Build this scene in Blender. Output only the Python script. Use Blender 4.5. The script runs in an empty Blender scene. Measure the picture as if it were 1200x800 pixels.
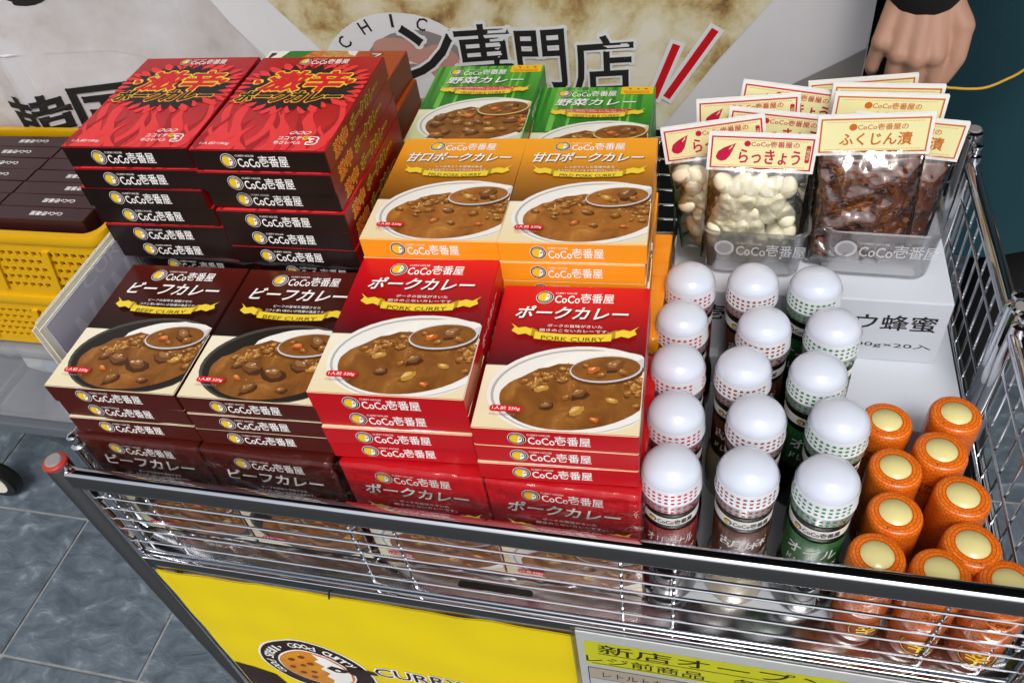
import bpy, bmesh, math, random
from mathutils import Vector, Matrix, noise
from mathutils.geometry import tessellate_polygon
random.seed(7)
R = math.radians
SC = bpy.context.scene
COL = SC.collection

# ------------------------------------------------------------------ camera, sky, sun, exposure
cd = bpy.data.cameras.new('camera'); cam = bpy.data.objects.new('camera', cd); COL.objects.link(cam)
cam.location = (0, 0, 1.45); cam.rotation_euler = (R(44.075), R(6.928), R(12.473))
cd.sensor_width = 36; cd.lens = 29.18; cd.clip_start = .02; cd.clip_end = 500
SC.camera = cam
SUN_EL, SUN_AZ = 57, 160          # azimuth measured clockwise from +Y
w = bpy.data.worlds.new('World'); SC.world = w; w.use_nodes = True
nt = w.node_tree; nt.nodes.clear()
sky = nt.nodes.new('ShaderNodeTexSky'); sky.sky_type = 'NISHITA'; sky.sun_disc = False
sky.sun_elevation = R(SUN_EL); sky.sun_rotation = R(SUN_AZ); sky.dust_density = 4; sky.air_density = 1.0; sky.ozone_density = 1
hs = nt.nodes.new('ShaderNodeHueSaturation'); hs.inputs['Saturation'].default_value = .38
bg = nt.nodes.new('ShaderNodeBackground'); bg.inputs['Strength'].default_value = .145
wo = nt.nodes.new('ShaderNodeOutputWorld')
nt.links.new(sky.outputs[0], hs.inputs['Color']); nt.links.new(hs.outputs[0], bg.inputs[0]); nt.links.new(bg.outputs[0], wo.inputs[0])
sd = bpy.data.lights.new('sun', 'SUN'); sd.energy = 1.15; sd.angle = R(20); sd.color = (1, .96, .90)
sun = bpy.data.objects.new('sun', sd); COL.objects.link(sun)
_d = Vector((math.sin(R(SUN_AZ)) * math.cos(R(SUN_EL)), math.cos(R(SUN_AZ)) * math.cos(R(SUN_EL)), math.sin(R(SUN_EL))))
sun.rotation_euler = (-_d).to_track_quat('-Z', 'Y').to_euler(); sun.location = (0, -3, 4)
SC.view_settings.view_transform = 'Standard'; SC.view_settings.look = 'None'
SC.view_settings.exposure = 0.25; SC.view_settings.gamma = 1.0

# ------------------------------------------------------------------ materials
M = {}
def rgb(h):
    h = h.lstrip('#'); c = [int(h[i:i+2], 16) / 255 for i in (0, 2, 4)]
    return tuple((x / 12.92 if x <= .04045 else ((x + .055) / 1.055) ** 2.4) for x in c) + (1,)
def mat(name, col, rough=.45, metal=0, spec=.5, coat=0, bump=0, bscale=60, var=0, vscale=8, trans=0, ior=1.45, sss=0):
    m = bpy.data.materials.new(name); m.use_nodes = True
    n = m.node_tree.nodes; l = m.node_tree.links; b = n['Principled BSDF']
    c = rgb(col) if isinstance(col, str) else tuple(col) + (1,) * (4 - len(col))
    b.inputs['Base Color'].default_value = c; b.inputs['Roughness'].default_value = rough
    b.inputs['Metallic'].default_value = metal; b.inputs['Specular IOR Level'].default_value = spec
    b.inputs['Coat Weight'].default_value = coat; b.inputs['Transmission Weight'].default_value = trans; b.inputs['IOR'].default_value = ior
    if sss:
        b.inputs['Subsurface Weight'].default_value = sss; b.inputs['Subsurface Radius'].default_value = (.01, .004, .002)
    if var or bump:
        tc = n.new('ShaderNodeTexCoord')
    if var:
        nz = n.new('ShaderNodeTexNoise'); nz.inputs['Scale'].default_value = vscale; nz.inputs['Detail'].default_value = 5
        mx = n.new('ShaderNodeMix'); mx.data_type = 'RGBA'
        mx.inputs['A'].default_value = tuple(min(1, x * (1 + var)) for x in c[:3]) + (1,)
        mx.inputs['B'].default_value = tuple(x * (1 - var) for x in c[:3]) + (1,)
        l.new(tc.outputs['Object'], nz.inputs['Vector']); l.new(nz.outputs['Fac'], mx.inputs['Factor']); l.new(mx.outputs['Result'], b.inputs['Base Color'])
    if bump:
        nb = n.new('ShaderNodeTexNoise'); nb.inputs['Scale'].default_value = bscale; nb.inputs['Detail'].default_value = 4
        bp = n.new('ShaderNodeBump'); bp.inputs['Strength'].default_value = bump; bp.inputs['Distance'].default_value = .002
        l.new(tc.outputs['Object'], nb.inputs['Vector']); l.new(nb.outputs['Fac'], bp.inputs['Height']); l.new(bp.outputs['Normal'], b.inputs['Normal'])
    M[name] = m; return m
def ramp_mat(name, axis, stops, lo, hi, rough=.3, nscale=0, namt=0, bump=0):
    """printed colour gradient along an object axis, stops = [(pos, hex)]"""
    m = mat(name, stops[0][1], rough); n = m.node_tree.nodes; l = m.node_tree.links; b = n['Principled BSDF']
    tc = n.new('ShaderNodeTexCoord'); sp = n.new('ShaderNodeSeparateXYZ'); mr = n.new('ShaderNodeMapRange')
    mr.inputs['From Min'].default_value = lo; mr.inputs['From Max'].default_value = hi
    cr = n.new('ShaderNodeValToRGB')
    el = cr.color_ramp.elements
    while len(el) < len(stops): el.new(.5)
    for e, (p, c) in zip(el, stops): e.position = p; e.color = rgb(c)
    l.new(tc.outputs['Object'], sp.inputs[0]); l.new(sp.outputs[axis], mr.inputs['Value']); l.new(mr.outputs[0], cr.inputs[0]); l.new(cr.outputs[0], b.inputs['Base Color'])
    return m
def noise_ramp(name, stops, scale, rough=.35, detail=6, dist=0, vor=False, bump=0, bdist=.002, coords='Object', squash=(1, 1, 1)):
    m = mat(name, stops[0][1], rough); n = m.node_tree.nodes; l = m.node_tree.links; b = n['Principled BSDF']
    tc = n.new('ShaderNodeTexCoord'); mp = n.new('ShaderNodeMapping'); mp.inputs['Scale'].default_value = squash
    nz = n.new('ShaderNodeTexNoise'); nz.inputs['Scale'].default_value = scale; nz.inputs['Detail'].default_value = detail; nz.inputs['Distortion'].default_value = dist
    nz.inputs['Roughness'].default_value = .62
    cr = n.new('ShaderNodeValToRGB'); el = cr.color_ramp.elements
    while len(el) < len(stops): el.new(.5)
    for e, (p, c) in zip(el, stops): e.position = p; e.color = rgb(c)
    l.new(tc.outputs[coords], mp.inputs[0]); l.new(mp.outputs[0], nz.inputs['Vector']); l.new(nz.outputs['Fac'], cr.inputs[0]); l.new(cr.outputs[0], b.inputs['Base Color'])
    if bump:
        bp = n.new('ShaderNodeBump'); bp.inputs['Strength'].default_value = bump; bp.inputs['Distance'].default_value = bdist
        l.new(nz.outputs['Fac'], bp.inputs['Height']); l.new(bp.outputs['Normal'], b.inputs['Normal'])
    return m
def film(name, base=.05, tint=(1, 1, 1), rough=.07, bscale=35, bstr=.6, fres=.35, milky=0, gain=.6):
    """thin clear plastic: mostly see-through, with wrinkled gloss"""
    m = bpy.data.materials.new(name); m.use_nodes = True; n = m.node_tree.nodes; l = m.node_tree.links; n.clear()
    out = n.new('ShaderNodeOutputMaterial'); tr = n.new('ShaderNodeBsdfTransparent'); tr.inputs[0].default_value = tuple(tint) + (1,)
    gl = n.new('ShaderNodeBsdfGlossy'); gl.inputs['Roughness'].default_value = rough
    lw = n.new('ShaderNodeLayerWeight'); lw.inputs['Blend'].default_value = fres
    tc = n.new('ShaderNodeTexCoord'); nz = n.new('ShaderNodeTexNoise'); nz.inputs['Scale'].default_value = bscale; nz.inputs['Detail'].default_value = 3; nz.inputs['Distortion'].default_value = .8
    bp = n.new('ShaderNodeBump'); bp.inputs['Strength'].default_value = bstr; bp.inputs['Distance'].default_value = .010 if name == 'wrap' else .004
    l.new(tc.outputs['Object'], nz.inputs['Vector']); l.new(nz.outputs['Fac'], bp.inputs['Height'])
    l.new(bp.outputs[0], gl.inputs['Normal']); l.new(bp.outputs[0], lw.inputs['Normal'])
    ad = n.new('ShaderNodeMath'); ad.operation = 'MULTIPLY_ADD'; ad.inputs[1].default_value = gain; ad.inputs[2].default_value = base
    l.new(lw.outputs['Fresnel'], ad.inputs[0])
    mx = n.new('ShaderNodeMixShader'); l.new(ad.outputs[0], mx.inputs[0]); l.new(tr.outputs[0], mx.inputs[1]); l.new(gl.outputs[0], mx.inputs[2])
    last = mx
    if milky:
        df = n.new('ShaderNodeBsdfDiffuse'); df.inputs[0].default_value = (.88, .89, .92, 1)
        m2 = n.new('ShaderNodeMixShader'); m2.inputs[0].default_value = milky; l.new(mx.outputs[0], m2.inputs[1]); l.new(df.outputs[0], m2.inputs[2]); last = m2
    l.new(last.outputs[0], out.inputs[0]); M[name] = m; return m

BW, BD, BT = .13, .163, .0218           # curry box
def grad(name, stops):
    m = ramp_mat(name, 1, stops, -BD / 2, BD / 2, rough=.24); n = m.node_tree.nodes; l = m.node_tree.links
    nz = n.new('ShaderNodeTexNoise'); nz.inputs['Scale'].default_value = 14; bp = n.new('ShaderNodeBump'); bp.inputs['Strength'].default_value = .25; bp.inputs['Distance'].default_value = .003
    l.new([q for q in n if q.type == 'TEX_COORD'][0].outputs['Object'], nz.inputs['Vector']); l.new(nz.outputs['Fac'], bp.inputs['Height']); l.new(bp.outputs[0], n['Principled BSDF'].inputs['Normal'])
grad('beef_top', [(.0, '#e8dcb8'), (.44, '#f2e9d0'), (.445, '#1c0a07'), (.62, '#32100b'), (1., '#56180f')])
grad('pork_top', [(.0, '#e8d9b0'), (.40, '#f3ead2'), (.405, '#4a0d12'), (.62, '#8f0f18'), (.86, '#c5101c'), (1., '#cf1420')])
grad('mild_top', [(.0, '#ead9ac'), (.36, '#f3e8ca'), (.365, '#6a4316'), (.62, '#b07322'), (.85, '#ef9f24'), (1., '#f5a524')])
grad('veg_top', [(.0, '#cfd8a0'), (.40, '#e5e6c4'), (.405, '#1f6a22'), (.75, '#3f9a30'), (1., '#57b23c')])
grad('hot_top', [(.0, '#d3222a'), (.35, '#b5141d'), (.7, '#9c0f18'), (1., '#b3121c')])
for k, c in dict(beef_side='#4b150f', pork_side='#bd0d1a', mild_side='#f39a1e', veg_side='#2f8a2c', hot_front='#1a0b0a', hot_side='#7c0d12').items(): mat(k, c, .32, var=.05, vscale=30)
mat('inside_board', '#9a7a52', .8)
mat('ink_white', '#f6f5f1', .4); mat('ink_black', '#15100f', .4); mat('ink_brown', '#2a1712', .4); mat('ink_yellow', '#f3c617', .4)
mat('ink_gold', '#efd03a', .35); mat('ink_gold_dark', '#b5921c', .35); mat('ink_olive', '#5a480e', .4); mat('ink_red', '#d3141f', .4); mat('ink_flame', '#e8373a', .4); mat('ink_flame_dark', '#a3121b', .4)
mat('ink_grey', '#8d8f93', .5); mat('ink_orange', '#e67a24', .4); mat('ink_green', '#1f7d2c', .4); mat('ink_lime', '#a9b84a', .5); mat('ink_shadow', '#3a0d0b', .4)
mat('ink_mild_shadow', '#5d3a10', .4); mat('ink_veg_shadow', '#174a18', .4); mat('veg_stripe', '#2a7d27', .35); mat('veg_stripe_light', '#6cc04a', .35)
mat('plate_white', '#eceae4', .35); mat('plate_grey', '#b4b1aa', .35); mat('plate_black', '#26221f', .35); mat('plate_black_rim', '#4d4741', .35)
mat('rice', '#f2efe6', .4, var=.12, vscale=500); mat('spoon_metal_print', '#c9ccd2', .35); mat('spoon_wood_print', '#d8c48c', .4)
noise_ramp('curry', [(.30, '#6b3f18'), (.46, '#82501f'), (.60, '#8f5a26'), (.74, '#a87236')], 40, .3, 3, .6)
noise_ramp('curry_mild', [(.30, '#7e4a1a'), (.46, '#9a5f25'), (.60, '#a86a2c'), (.74, '#bd8340')], 40, .3, 3, .6)
noise_ramp('curry_lumpy', [(.34, '#5f3614'), (.46, '#87531f'), (.56, '#ab7433'), (.64, '#d3a560'), (.74, '#f0dbb0')], 190, .3, 3, .8)
noise_ramp('meat', [(.3, '#4a2612'), (.5, '#7c4a24'), (.64, '#b27d4c'), (.76, '#e4c39a')], 260, .3, 4, 1)
noise_ramp('potato', [(.35, '#a87530'), (.55, '#cf9f4b'), (.72, '#efd28d')], 260, .3, 4, 1)
noise_ramp('carrot', [(.35, '#b0531a'), (.55, '#dd7a2c'), (.72, '#f3ad62')], 260, .3, 4, 1)
for _k, _c in dict(lump=('#5f3614', '#8c5824', '#b07a3a', '#ecd2a0'), meat=('#4a2a13', '#744824', '#9a6c40', '#e0c4a0'), potato=('#7d501d', '#b98838', '#d6ae60', '#f4e4ba'), carrot=('#7f3a10', '#bd5f20', '#dc8746', '#f6d6b0')).items():
    for _i, _h in enumerate(_c): mat(f'{_k}_{_i}', _h, .3, var=.10, vscale=180)
mat('sauce_light', '#c99a58', .3); mat('sauce_dark', '#4d2a10', .3)
mat('chrome', (.62, .63, .66), .05, 1); mat('chrome_soft', (.62, .63, .66), .13, 1, bump=.06, bscale=20); mat('wire_chrome', (.62, .63, .66), .12, 1)
mat('grey_plastic', '#8b8886', .5); mat('red_plastic', '#a8332c', .4); mat('black_plastic', '#141415', .4)
mat('white_board', '#c9ced6', .5, var=.03, vscale=15); mat('carton_white', '#ced3dd', .55, var=.04, vscale=12, bump=.05, bscale=90); mat('carton_brown', '#9c7a4f', .8, var=.08)
mat('cap_white', '#cfd6e4', .14, spec=.6, coat=.3, var=.02, vscale=40); mat('band_film', '#dadde4', .2, coat=.5); mat('dark_glass', '#0c0807', .08, spec=.6); mat('cream_glass', '#a4967a', .15, var=.1, vscale=30)
mat('label_red', '#a3231f', .38, coat=.1); mat('label_brown', '#6e3a1a', .38, coat=.1); mat('label_green', '#1b7430', .38, coat=.1); mat('dot_red', '#d2334a', .3); mat('dot_brown', '#a4523a', .3); mat('dot_green', '#3d9450', .3)
mat('lid_cream', '#e7dc98', .3, coat=.5, var=.04, vscale=60); mat('amber', '#9a4a22', .2, coat=.4, var=.15, vscale=40)
film('wrap', .03, rough=.04, bscale=11, bstr=1.0, fres=.15, gain=.8); film('bag_film', .13, rough=.03, bscale=24, bstr=.8, fres=.26, gain=1.0)
film('tub_clear', .03, (1, 1, 1), .08, 8, .05, .3, milky=.05); film('storage_clear', .04, (.92, .93, .95), .15, 6, .05, .3, milky=.16)
mat('pickle', '#efe9cc', .25, sss=.2, var=.06, vscale=40); mat('fukujin_dark', '#3d1c0a', .22, var=.3, vscale=70); mat('fukujin', '#6a3512', .22, var=.35, vscale=70); mat('fukujin_light', '#9a5c22', .22, var=.3, vscale=70)
mat('card_yellow', '#f4eeb4', .4, var=.02); mat('card_white', '#f4f2ee', .45); mat('card_red', '#c31745', .4); mat('card_orange', '#cf6f22', .4)
mat('paper', '#d9d5c4', .7, var=.08, vscale=20); mat('paper_print', '#a8a7b6', .55, var=.06, vscale=6); mat('paper_print_light', '#bcbbc8', .55)
mat('crate_yellow', '#dda90a', .4, var=.06, vscale=10); mat('box_maroon', '#341517', .35, var=.05)
mat('sign_yellow', '#e8cf06', .55, var=.02, vscale=5, bump=.1, bscale=14); mat('sleeve_paper', '#e3e6e8', .3); mat('marker_yellow', '#f2f230', .5); mat('table_tint', '#d5c8b4', .5)
mat('skin', '#c0937a', .5, sss=.15, var=.10, vscale=22, bump=.25, bscale=120); mat('black_cloth', '#101012', .85, bump=.2, bscale=300); mat('apron_teal', '#0f3a44', .8, bump=.3, bscale=350, var=.08, vscale=4); mat('hair', '#120d0b', .6)
mat('cord_yellow', '#d9a92a', .5); mat('shoe', '#0c0c0c', .4); mat('steel_paint', '#5b6066', .4); mat('white_paint', '#d9d6cc', .5, var=.08)
noise_ramp('slate', [(.30, '#434c54'), (.46, '#525d67'), (.58, '#616c76'), (.72, '#8f99a2')], 17, .45, 12, .5, bump=.8, bdist=.006, squash=(1, 1.7, 1))
noise_ramp('grout', [(.3, '#7d7f80'), (.7, '#979a9c')], 40, .8)
noise_ramp('banner_grey', [(.3, '#d0cdd0'), (.5, '#dbd8da'), (.7, '#e6e3e4')], 3, .6, 4)
noise_ramp('banner_stone', [(.33, '#aaa096'), (.48, '#cfc9c6'), (.65, '#e2dfe2')], 6, .6, 10)
def chicken_mat():
    m = mat('banner_chicken', '#d2c39e', .55); n = m.node_tree.nodes; l = m.node_tree.links; b = n['Principled BSDF']
    tc = n.new('ShaderNodeTexCoord'); mp = n.new('ShaderNodeMapping'); mp.inputs['Scale'].default_value = (1, 0, 1); l.new(tc.outputs['Object'], mp.inputs[0])
    n1 = n.new('ShaderNodeTexNoise'); n1.inputs['Scale'].default_value = 5; n1.inputs['Detail'].default_value = 2
    va = n.new('ShaderNodeVectorMath'); va.operation = 'MULTIPLY_ADD'; va.inputs[1].default_value = (.10, .10, .10); l.new(n1.outputs['Color'], va.inputs[0]); l.new(mp.outputs[0], va.inputs[2]); l.new(mp.outputs[0], n1.inputs['Vector'])
    vo = n.new('ShaderNodeTexVoronoi'); vo.feature = 'SMOOTH_F1'; vo.inputs['Scale'].default_value = 13; vo.inputs['Smoothness'].default_value = .12; l.new(va.outputs[0], vo.inputs['Vector'])
    n2 = n.new('ShaderNodeTexNoise'); n2.inputs['Scale'].default_value = 34; n2.inputs['Detail'].default_value = 8; n2.inputs['Roughness'].default_value = .7; l.new(va.outputs[0], n2.inputs['Vector'])
    n3 = n.new('ShaderNodeTexNoise'); n3.inputs['Scale'].default_value = 3.2; n3.inputs['Detail'].default_value = 2; l.new(mp.outputs[0], n3.inputs['Vector'])
    a1 = n.new('ShaderNodeMath'); a1.operation = 'MULTIPLY_ADD'; a1.inputs[1].default_value = -.75; l.new(vo.outputs['Distance'], a1.inputs[0]); l.new(n2.outputs['Fac'], a1.inputs[2])
    a2 = n.new('ShaderNodeMath'); a2.operation = 'MULTIPLY_ADD'; a2.inputs[1].default_value = .7; l.new(n3.outputs['Fac'], a2.inputs[0]); l.new(a1.outputs[0], a2.inputs[2])
    cr = n.new('ShaderNodeValToRGB'); el = cr.color_ramp.elements
    for p_, c_ in ((.5, '#b39a6a'), (.5, '#cfbf98'), (.5, '#e0d6bd')): el.new(.5)
    for e, (p_, c_) in zip(el, ((.20, '#7a5a38'), (.34, '#b3935e'), (.46, '#cdba88'), (.60, '#dfd2ac'), (.85, '#ece4d0'))): e.position = p_; e.color = rgb(c_)
    l.new(a2.outputs[0], cr.inputs[0]); l.new(cr.outputs[0], b.inputs['Base Color'])
chicken_mat()
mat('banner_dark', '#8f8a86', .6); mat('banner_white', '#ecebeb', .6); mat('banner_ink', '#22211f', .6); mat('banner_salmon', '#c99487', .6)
# orange patterned jar paper: little bricks
def brick_mat():
    m = mat('jar_orange', '#e8701a', .3, coat=.4); n = m.node_tree.nodes; l = m.node_tree.links; b = n['Principled BSDF']
    uv = n.new('ShaderNodeUVMap'); uv.uv_map = 'UVMap'; br = n.new('ShaderNodeTexBrick'); br.inputs['Scale'].default_value = 1
    br.inputs['Color1'].default_value = rgb('#ee7d1e'); br.inputs['Color2'].default_value = rgb('#e06a16'); br.inputs['Mortar'].default_value = rgb('#a8440c')
    br.inputs['Brick Width'].default_value = .0055; br.inputs['Row Height'].default_value = .0028; br.inputs['Mortar Size'].default_value = .0003; br.inputs['Mortar Smooth'].default_value = .3
    l.new(uv.outputs[0], br.inputs[0]); l.new(br.outputs[0], b.inputs['Base Color'])
brick_mat()
noise_ramp('dark_ground', [(.3, '#232527'), (.55, '#2e3032'), (.75, '#3d3f41')], 60, .8, 8, bump=.4, bdist=.004)

# ------------------------------------------------------------------ mesh helpers
class MB:
    def __init__(s): s.v = []; s.f = []; s.m = []; s.mats = []; s.uv = {}; s.smooth = False
    def mi(s, name):
        if name not in s.mats: s.mats.append(name)
        return s.mats.index(name)
    def face(s, idx, m, uv=None):
        s.f.append(tuple(idx)); s.m.append(s.mi(m))
        if uv: s.uv[len(s.f) - 1] = uv
    def add(s, verts, faces, m):
        o = len(s.v); s.v += [tuple(v) for v in verts]
        for f in faces: s.face([i + o for i in f], m)
    def box(s, x0, x1, y0, y1, z0, z1, m, bev=0):
        if bev <= 0:
            v = [(x, y, z) for z in (z0, z1) for y in (y0, y1) for x in (x0, x1)]
            s.add(v, [(0, 2, 3, 1), (4, 5, 7, 6), (0, 1, 5, 4), (1, 3, 7, 5), (3, 2, 6, 7), (2, 0, 4, 6)], m)
        else:
            bm = bmesh.new(); bmesh.ops.create_cube(bm, size=1)
            for q in bm.verts: q.co = ((x0 + x1) / 2 + q.co.x * (x1 - x0), (y0 + y1) / 2 + q.co.y * (y1 - y0), (z0 + z1) / 2 + q.co.z * (z1 - z0))
            bmesh.ops.bevel(bm, geom=list(bm.edges), offset=bev, segments=2, affect='EDGES', profile=.6)
            s.bm(bm, m)
    def bm(s, bm, m, mw=None):
        bm.verts.ensure_lookup_table(); bm.verts.index_update()
        s.add([(mw @ q.co if mw else q.co) for q in bm.verts], [[q.index for q in f.verts] for f in bm.faces], m); bm.free()
    def lathe(s, prof, m, seg=28, cx=0, cy=0, uv=False, capb=True, capt=True):
        """prof [(r,z[,mat])] from bottom to top"""
        o = len(s.v); n = len(prof); arc = [0]
        for i in range(1, n): arc.append(arc[-1] + math.hypot(prof[i][0] - prof[i-1][0], prof[i][1] - prof[i-1][1]))
        for p in prof:
            for k in range(seg):
                a = 2 * math.pi * k / seg; s.v.append((cx + p[0] * math.cos(a), cy + p[0] * math.sin(a), p[1]))
        rm = max(p[0] for p in prof)
        for i in range(n - 1):
            mm = prof[i][2] if len(prof[i]) > 2 else m
            for k in range(seg):
                k2 = (k + 1) % seg
                u0, u1 = 2 * math.pi * k / seg * rm, 2 * math.pi * (k + 1) / seg * rm
                s.face((o + i * seg + k, o + i * seg + k2, o + (i + 1) * seg + k2, o + (i + 1) * seg + k), mm, [(u0, arc[i]), (u1, arc[i]), (u1, arc[i+1]), (u0, arc[i+1])] if uv else None)
        if capb and prof[0][0] > 1e-6: s.face([o + k for k in reversed(range(seg))], m)
        if capt and prof[-1][0] > 1e-6: s.face([o + (n - 1) * seg + k for k in range(seg)], prof[-1][2] if len(prof[-1]) > 2 else m)
    def tube(s, pts, r, m, seg=8, cap=True):
        pts = [Vector(p) for p in pts]; o = len(s.v); n = len(pts); ref = Vector((.13, .27, .95)).normalized()
        rs = r if isinstance(r, (list, tuple)) else [r] * n
        for i, p in enumerate(pts):
            d = (pts[min(i + 1, n - 1)] - pts[max(i - 1, 0)]).normalized()
            a = d.cross(ref if abs(d.dot(ref)) < .95 else Vector((1, 0, 0))).normalized(); b = d.cross(a)
            for k in range(seg):
                t = 2 * math.pi * k / seg; s.v.append(tuple(p + (a * math.cos(t) + b * math.sin(t)) * rs[i]))
        for i in range(n - 1):
            for k in range(seg):
                k2 = (k + 1) % seg; s.face((o + i * seg + k, o + i * seg + k2, o + (i + 1) * seg + k2, o + (i + 1) * seg + k), m)
        if cap:
            s.face([o + k for k in reversed(range(seg))], m); s.face([o + (n - 1) * seg + k for k in range(seg)], m)
    def mesh(s, name, smooth=None):
        me = bpy.data.meshes.new(name); me.from_pydata(s.v, [], s.f)
        for k in s.mats: me.materials.append(M[k])
        me.polygons.foreach_set('material_index', s.m)
        if s.uv:
            ul = me.uv_layers.new(name='UVMap')
            for fi, uvs in s.uv.items():
                for li, q in zip(me.polygons[fi].loop_indices, uvs): ul.data[li].uv = q
        if smooth or s.smooth: me.polygons.foreach_set('use_smooth', [True] * len(me.polygons))
        me.update(); 
        if smooth == 'auto':
            me.set_sharp_from_angle(angle=R(40))
        return me
    def build(s, name, parent=None, smooth=None, **kw): return link(name, s.mesh(name, smooth), parent, **kw)
def link(name, data, parent=None, loc=(0, 0, 0), rot=(0, 0, 0), label=None, cat=None, group=None, kind=None):
    o = bpy.data.objects.new(name, data); COL.objects.link(o); o.location = loc; o.rotation_euler = rot
    if parent: o.parent = parent
    if label: o['label'] = label
    if cat: o['category'] = cat
    if group: o['group'] = group
    if kind: o['kind'] = kind
    return o
def empty(name, loc=(0, 0, 0), rot=(0, 0, 0), **kw):
    o = link(name, None, None, loc, rot, **kw); o.empty_display_size = .05; return o
def part(name, mesh, parent, loc=(0, 0, 0), rot=(0, 0, 0), **kw): return link(name, mesh, parent, loc, rot, **kw)

# ------------------------------------------------------------------ flat print
_tc = {}
def text_geo(body, res=2):
    k = (body, res)
    if k not in _tc:
        c = bpy.data.curves.new('t', 'FONT'); c.body = body; c.resolution_u = res; c.fill_mode = 'FRONT'
        o = bpy.data.objects.new('t', c); COL.objects.link(o); bpy.context.view_layer.update()
        me = o.evaluated_get(bpy.context.evaluated_depsgraph_get()).to_mesh()
        v = [(p.co.x, p.co.y) for p in me.vertices]; f = [tuple(p.vertices) for p in me.polygons]
        o.evaluated_get(bpy.context.evaluated_depsgraph_get()).to_mesh_clear(); bpy.data.objects.remove(o); bpy.data.curves.remove(c)
        cnt = {}
        for q in f:
            for i in range(len(q)):
                e = (q[i], q[(i + 1) % len(q)]); kk = tuple(sorted(e)); cnt[kk] = cnt.get(kk, 0) + 1
        _tc[k] = (v, f, [e for e, c in cnt.items() if c == 1])
    return _tc[k]
LH = .00013
class Print:
    """2-D artwork in metres; mp(u, v, h) puts it on a surface"""
    def __init__(s, mp): s.b = MB(); s.mp = mp; s.clip = None; s.n = 0
    def put(s, vs, fs, m, lay, loose=False):
        if s.clip:
            x0, x1, y0, y1 = s.clip; vs = [(min(max(x, x0), x1), min(max(y, y0), y1)) for x, y in vs]
        if loose:       # overlapping strokes: each a hair above the last so no two share a plane
            hh = {i: (n % 23) * 1.5e-6 for n, q in enumerate(fs) for i in q}
            s.b.add([s.mp(x, y, (lay + 1) * LH + hh[i]) for i, (x, y) in enumerate(vs)], fs, m); return
        s.n += 1; e = (s.n % 50) * 1.6e-6
        s.b.add([s.mp(x, y, (lay + 1) * LH + e) for x, y in vs], fs, m)
    def poly(s, pts, m, lay):
        t = tessellate_polygon([[Vector((x, y, 0)) for x, y in pts]]); s.put(pts, t, m, lay)
    def ell(s, cx, cy, rx, ry, m, lay, rot=0, n=28, a0=0, a1=360, jit=0):
        p = []
        for k in range(n + (a1 - a0 < 360)):
            a = R(a0 + (a1 - a0) * k / n); j = 1 + random.uniform(-jit, jit); x, y = rx * j * math.cos(a), ry * j * math.sin(a)
            p.append((cx + x * math.cos(rot) - y * math.sin(rot), cy + x * math.sin(rot) + y * math.cos(rot)))
        s.poly(p, m, lay)
    def rect(s, x0, x1, y0, y1, m, lay): s.put([(x0, y0), (x1, y0), (x1, y1), (x0, y1)], [(0, 1, 2, 3)], m, lay)
    def pill(s, x0, x1, y0, y1, r, m, lay):
        p = []
        for cx, cy, a in ((x1 - r, y1 - r, 0), (x0 + r, y1 - r, 90), (x0 + r, y0 + r, 180), (x1 - r, y0 + r, 270)):
            for k in range(5): p.append((cx + r * math.cos(R(a + 22.5 * k)), cy + r * math.sin(R(a + 22.5 * k))))
        s.poly(p, m, lay)
    def text(s, body, cx, cy, wd, ht, m, lay, bold=0, shear=0, outline=None, ow=.06, rot=0, warp=None):
        """text stretched into a wd x ht box centred at cx, cy; bold and outlines are strokes along the glyph edges (em units)"""
        v, f, ed = text_geo(body); xs = [p[0] for p in v]; ys = [p[1] for p in v]
        x0, x1, y0, y1 = min(xs), max(xs), min(ys), max(ys); em = ht / max(y1 - y0, .3) if len(body) > 1 or body not in 'ー' else ht
        def tf(q):
            out = []
            for a, b in q:
                if warp: a, b = warp(a, b)
                out.append((cx + a * math.cos(rot) - b * math.sin(rot), cy + a * math.sin(rot) + b * math.cos(rot)))
            return out
        base = []
        for x, y in v:
            a = ((x - x0) / (x1 - x0) - .5) * wd; b = ((y - y0) / (y1 - y0) - .5) * ht; base.append((a + shear * b, b))
        def stroke(o, mm, ly):
            vs, fs = [], []
            for i, j in ed:
                (ax, ay), (bx, by_) = base[i], base[j]; dx, dy = bx - ax, by_ - ay; L = math.hypot(dx, dy)
                if L < 1e-9: continue
                dx, dy = dx / L * o, dy / L * o; k = len(vs)
                vs += [(ax - dx * .7 - dy * .7, ay - dy * .7 + dx * .7), (ax - dx - 0, ay - dy), (ax - dx * .7 + dy * .7, ay - dy * .7 - dx * .7), (bx + dx * .7 + dy * .7, by_ + dy * .7 - dx * .7), (bx + dx, by_ + dy), (bx + dx * .7 - dy * .7, by_ + dy * .7 + dx * .7)]
                fs.append((k, k + 1, k + 2, k + 3, k + 4, k + 5))
            s.put(tf(vs), fs, mm, ly, True)
        if outline:
            ol = outline if isinstance(outline, list) else [(outline, ow)]
            for i, (om, o_) in enumerate(ol): stroke((bold * .5 + o_) * em, om, lay + i)
            lay += len(ol)
        if bold: stroke(bold * .5 * em, m, lay)
        s.put(tf(base), f, m, lay + (.3 if bold else 0))
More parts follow.
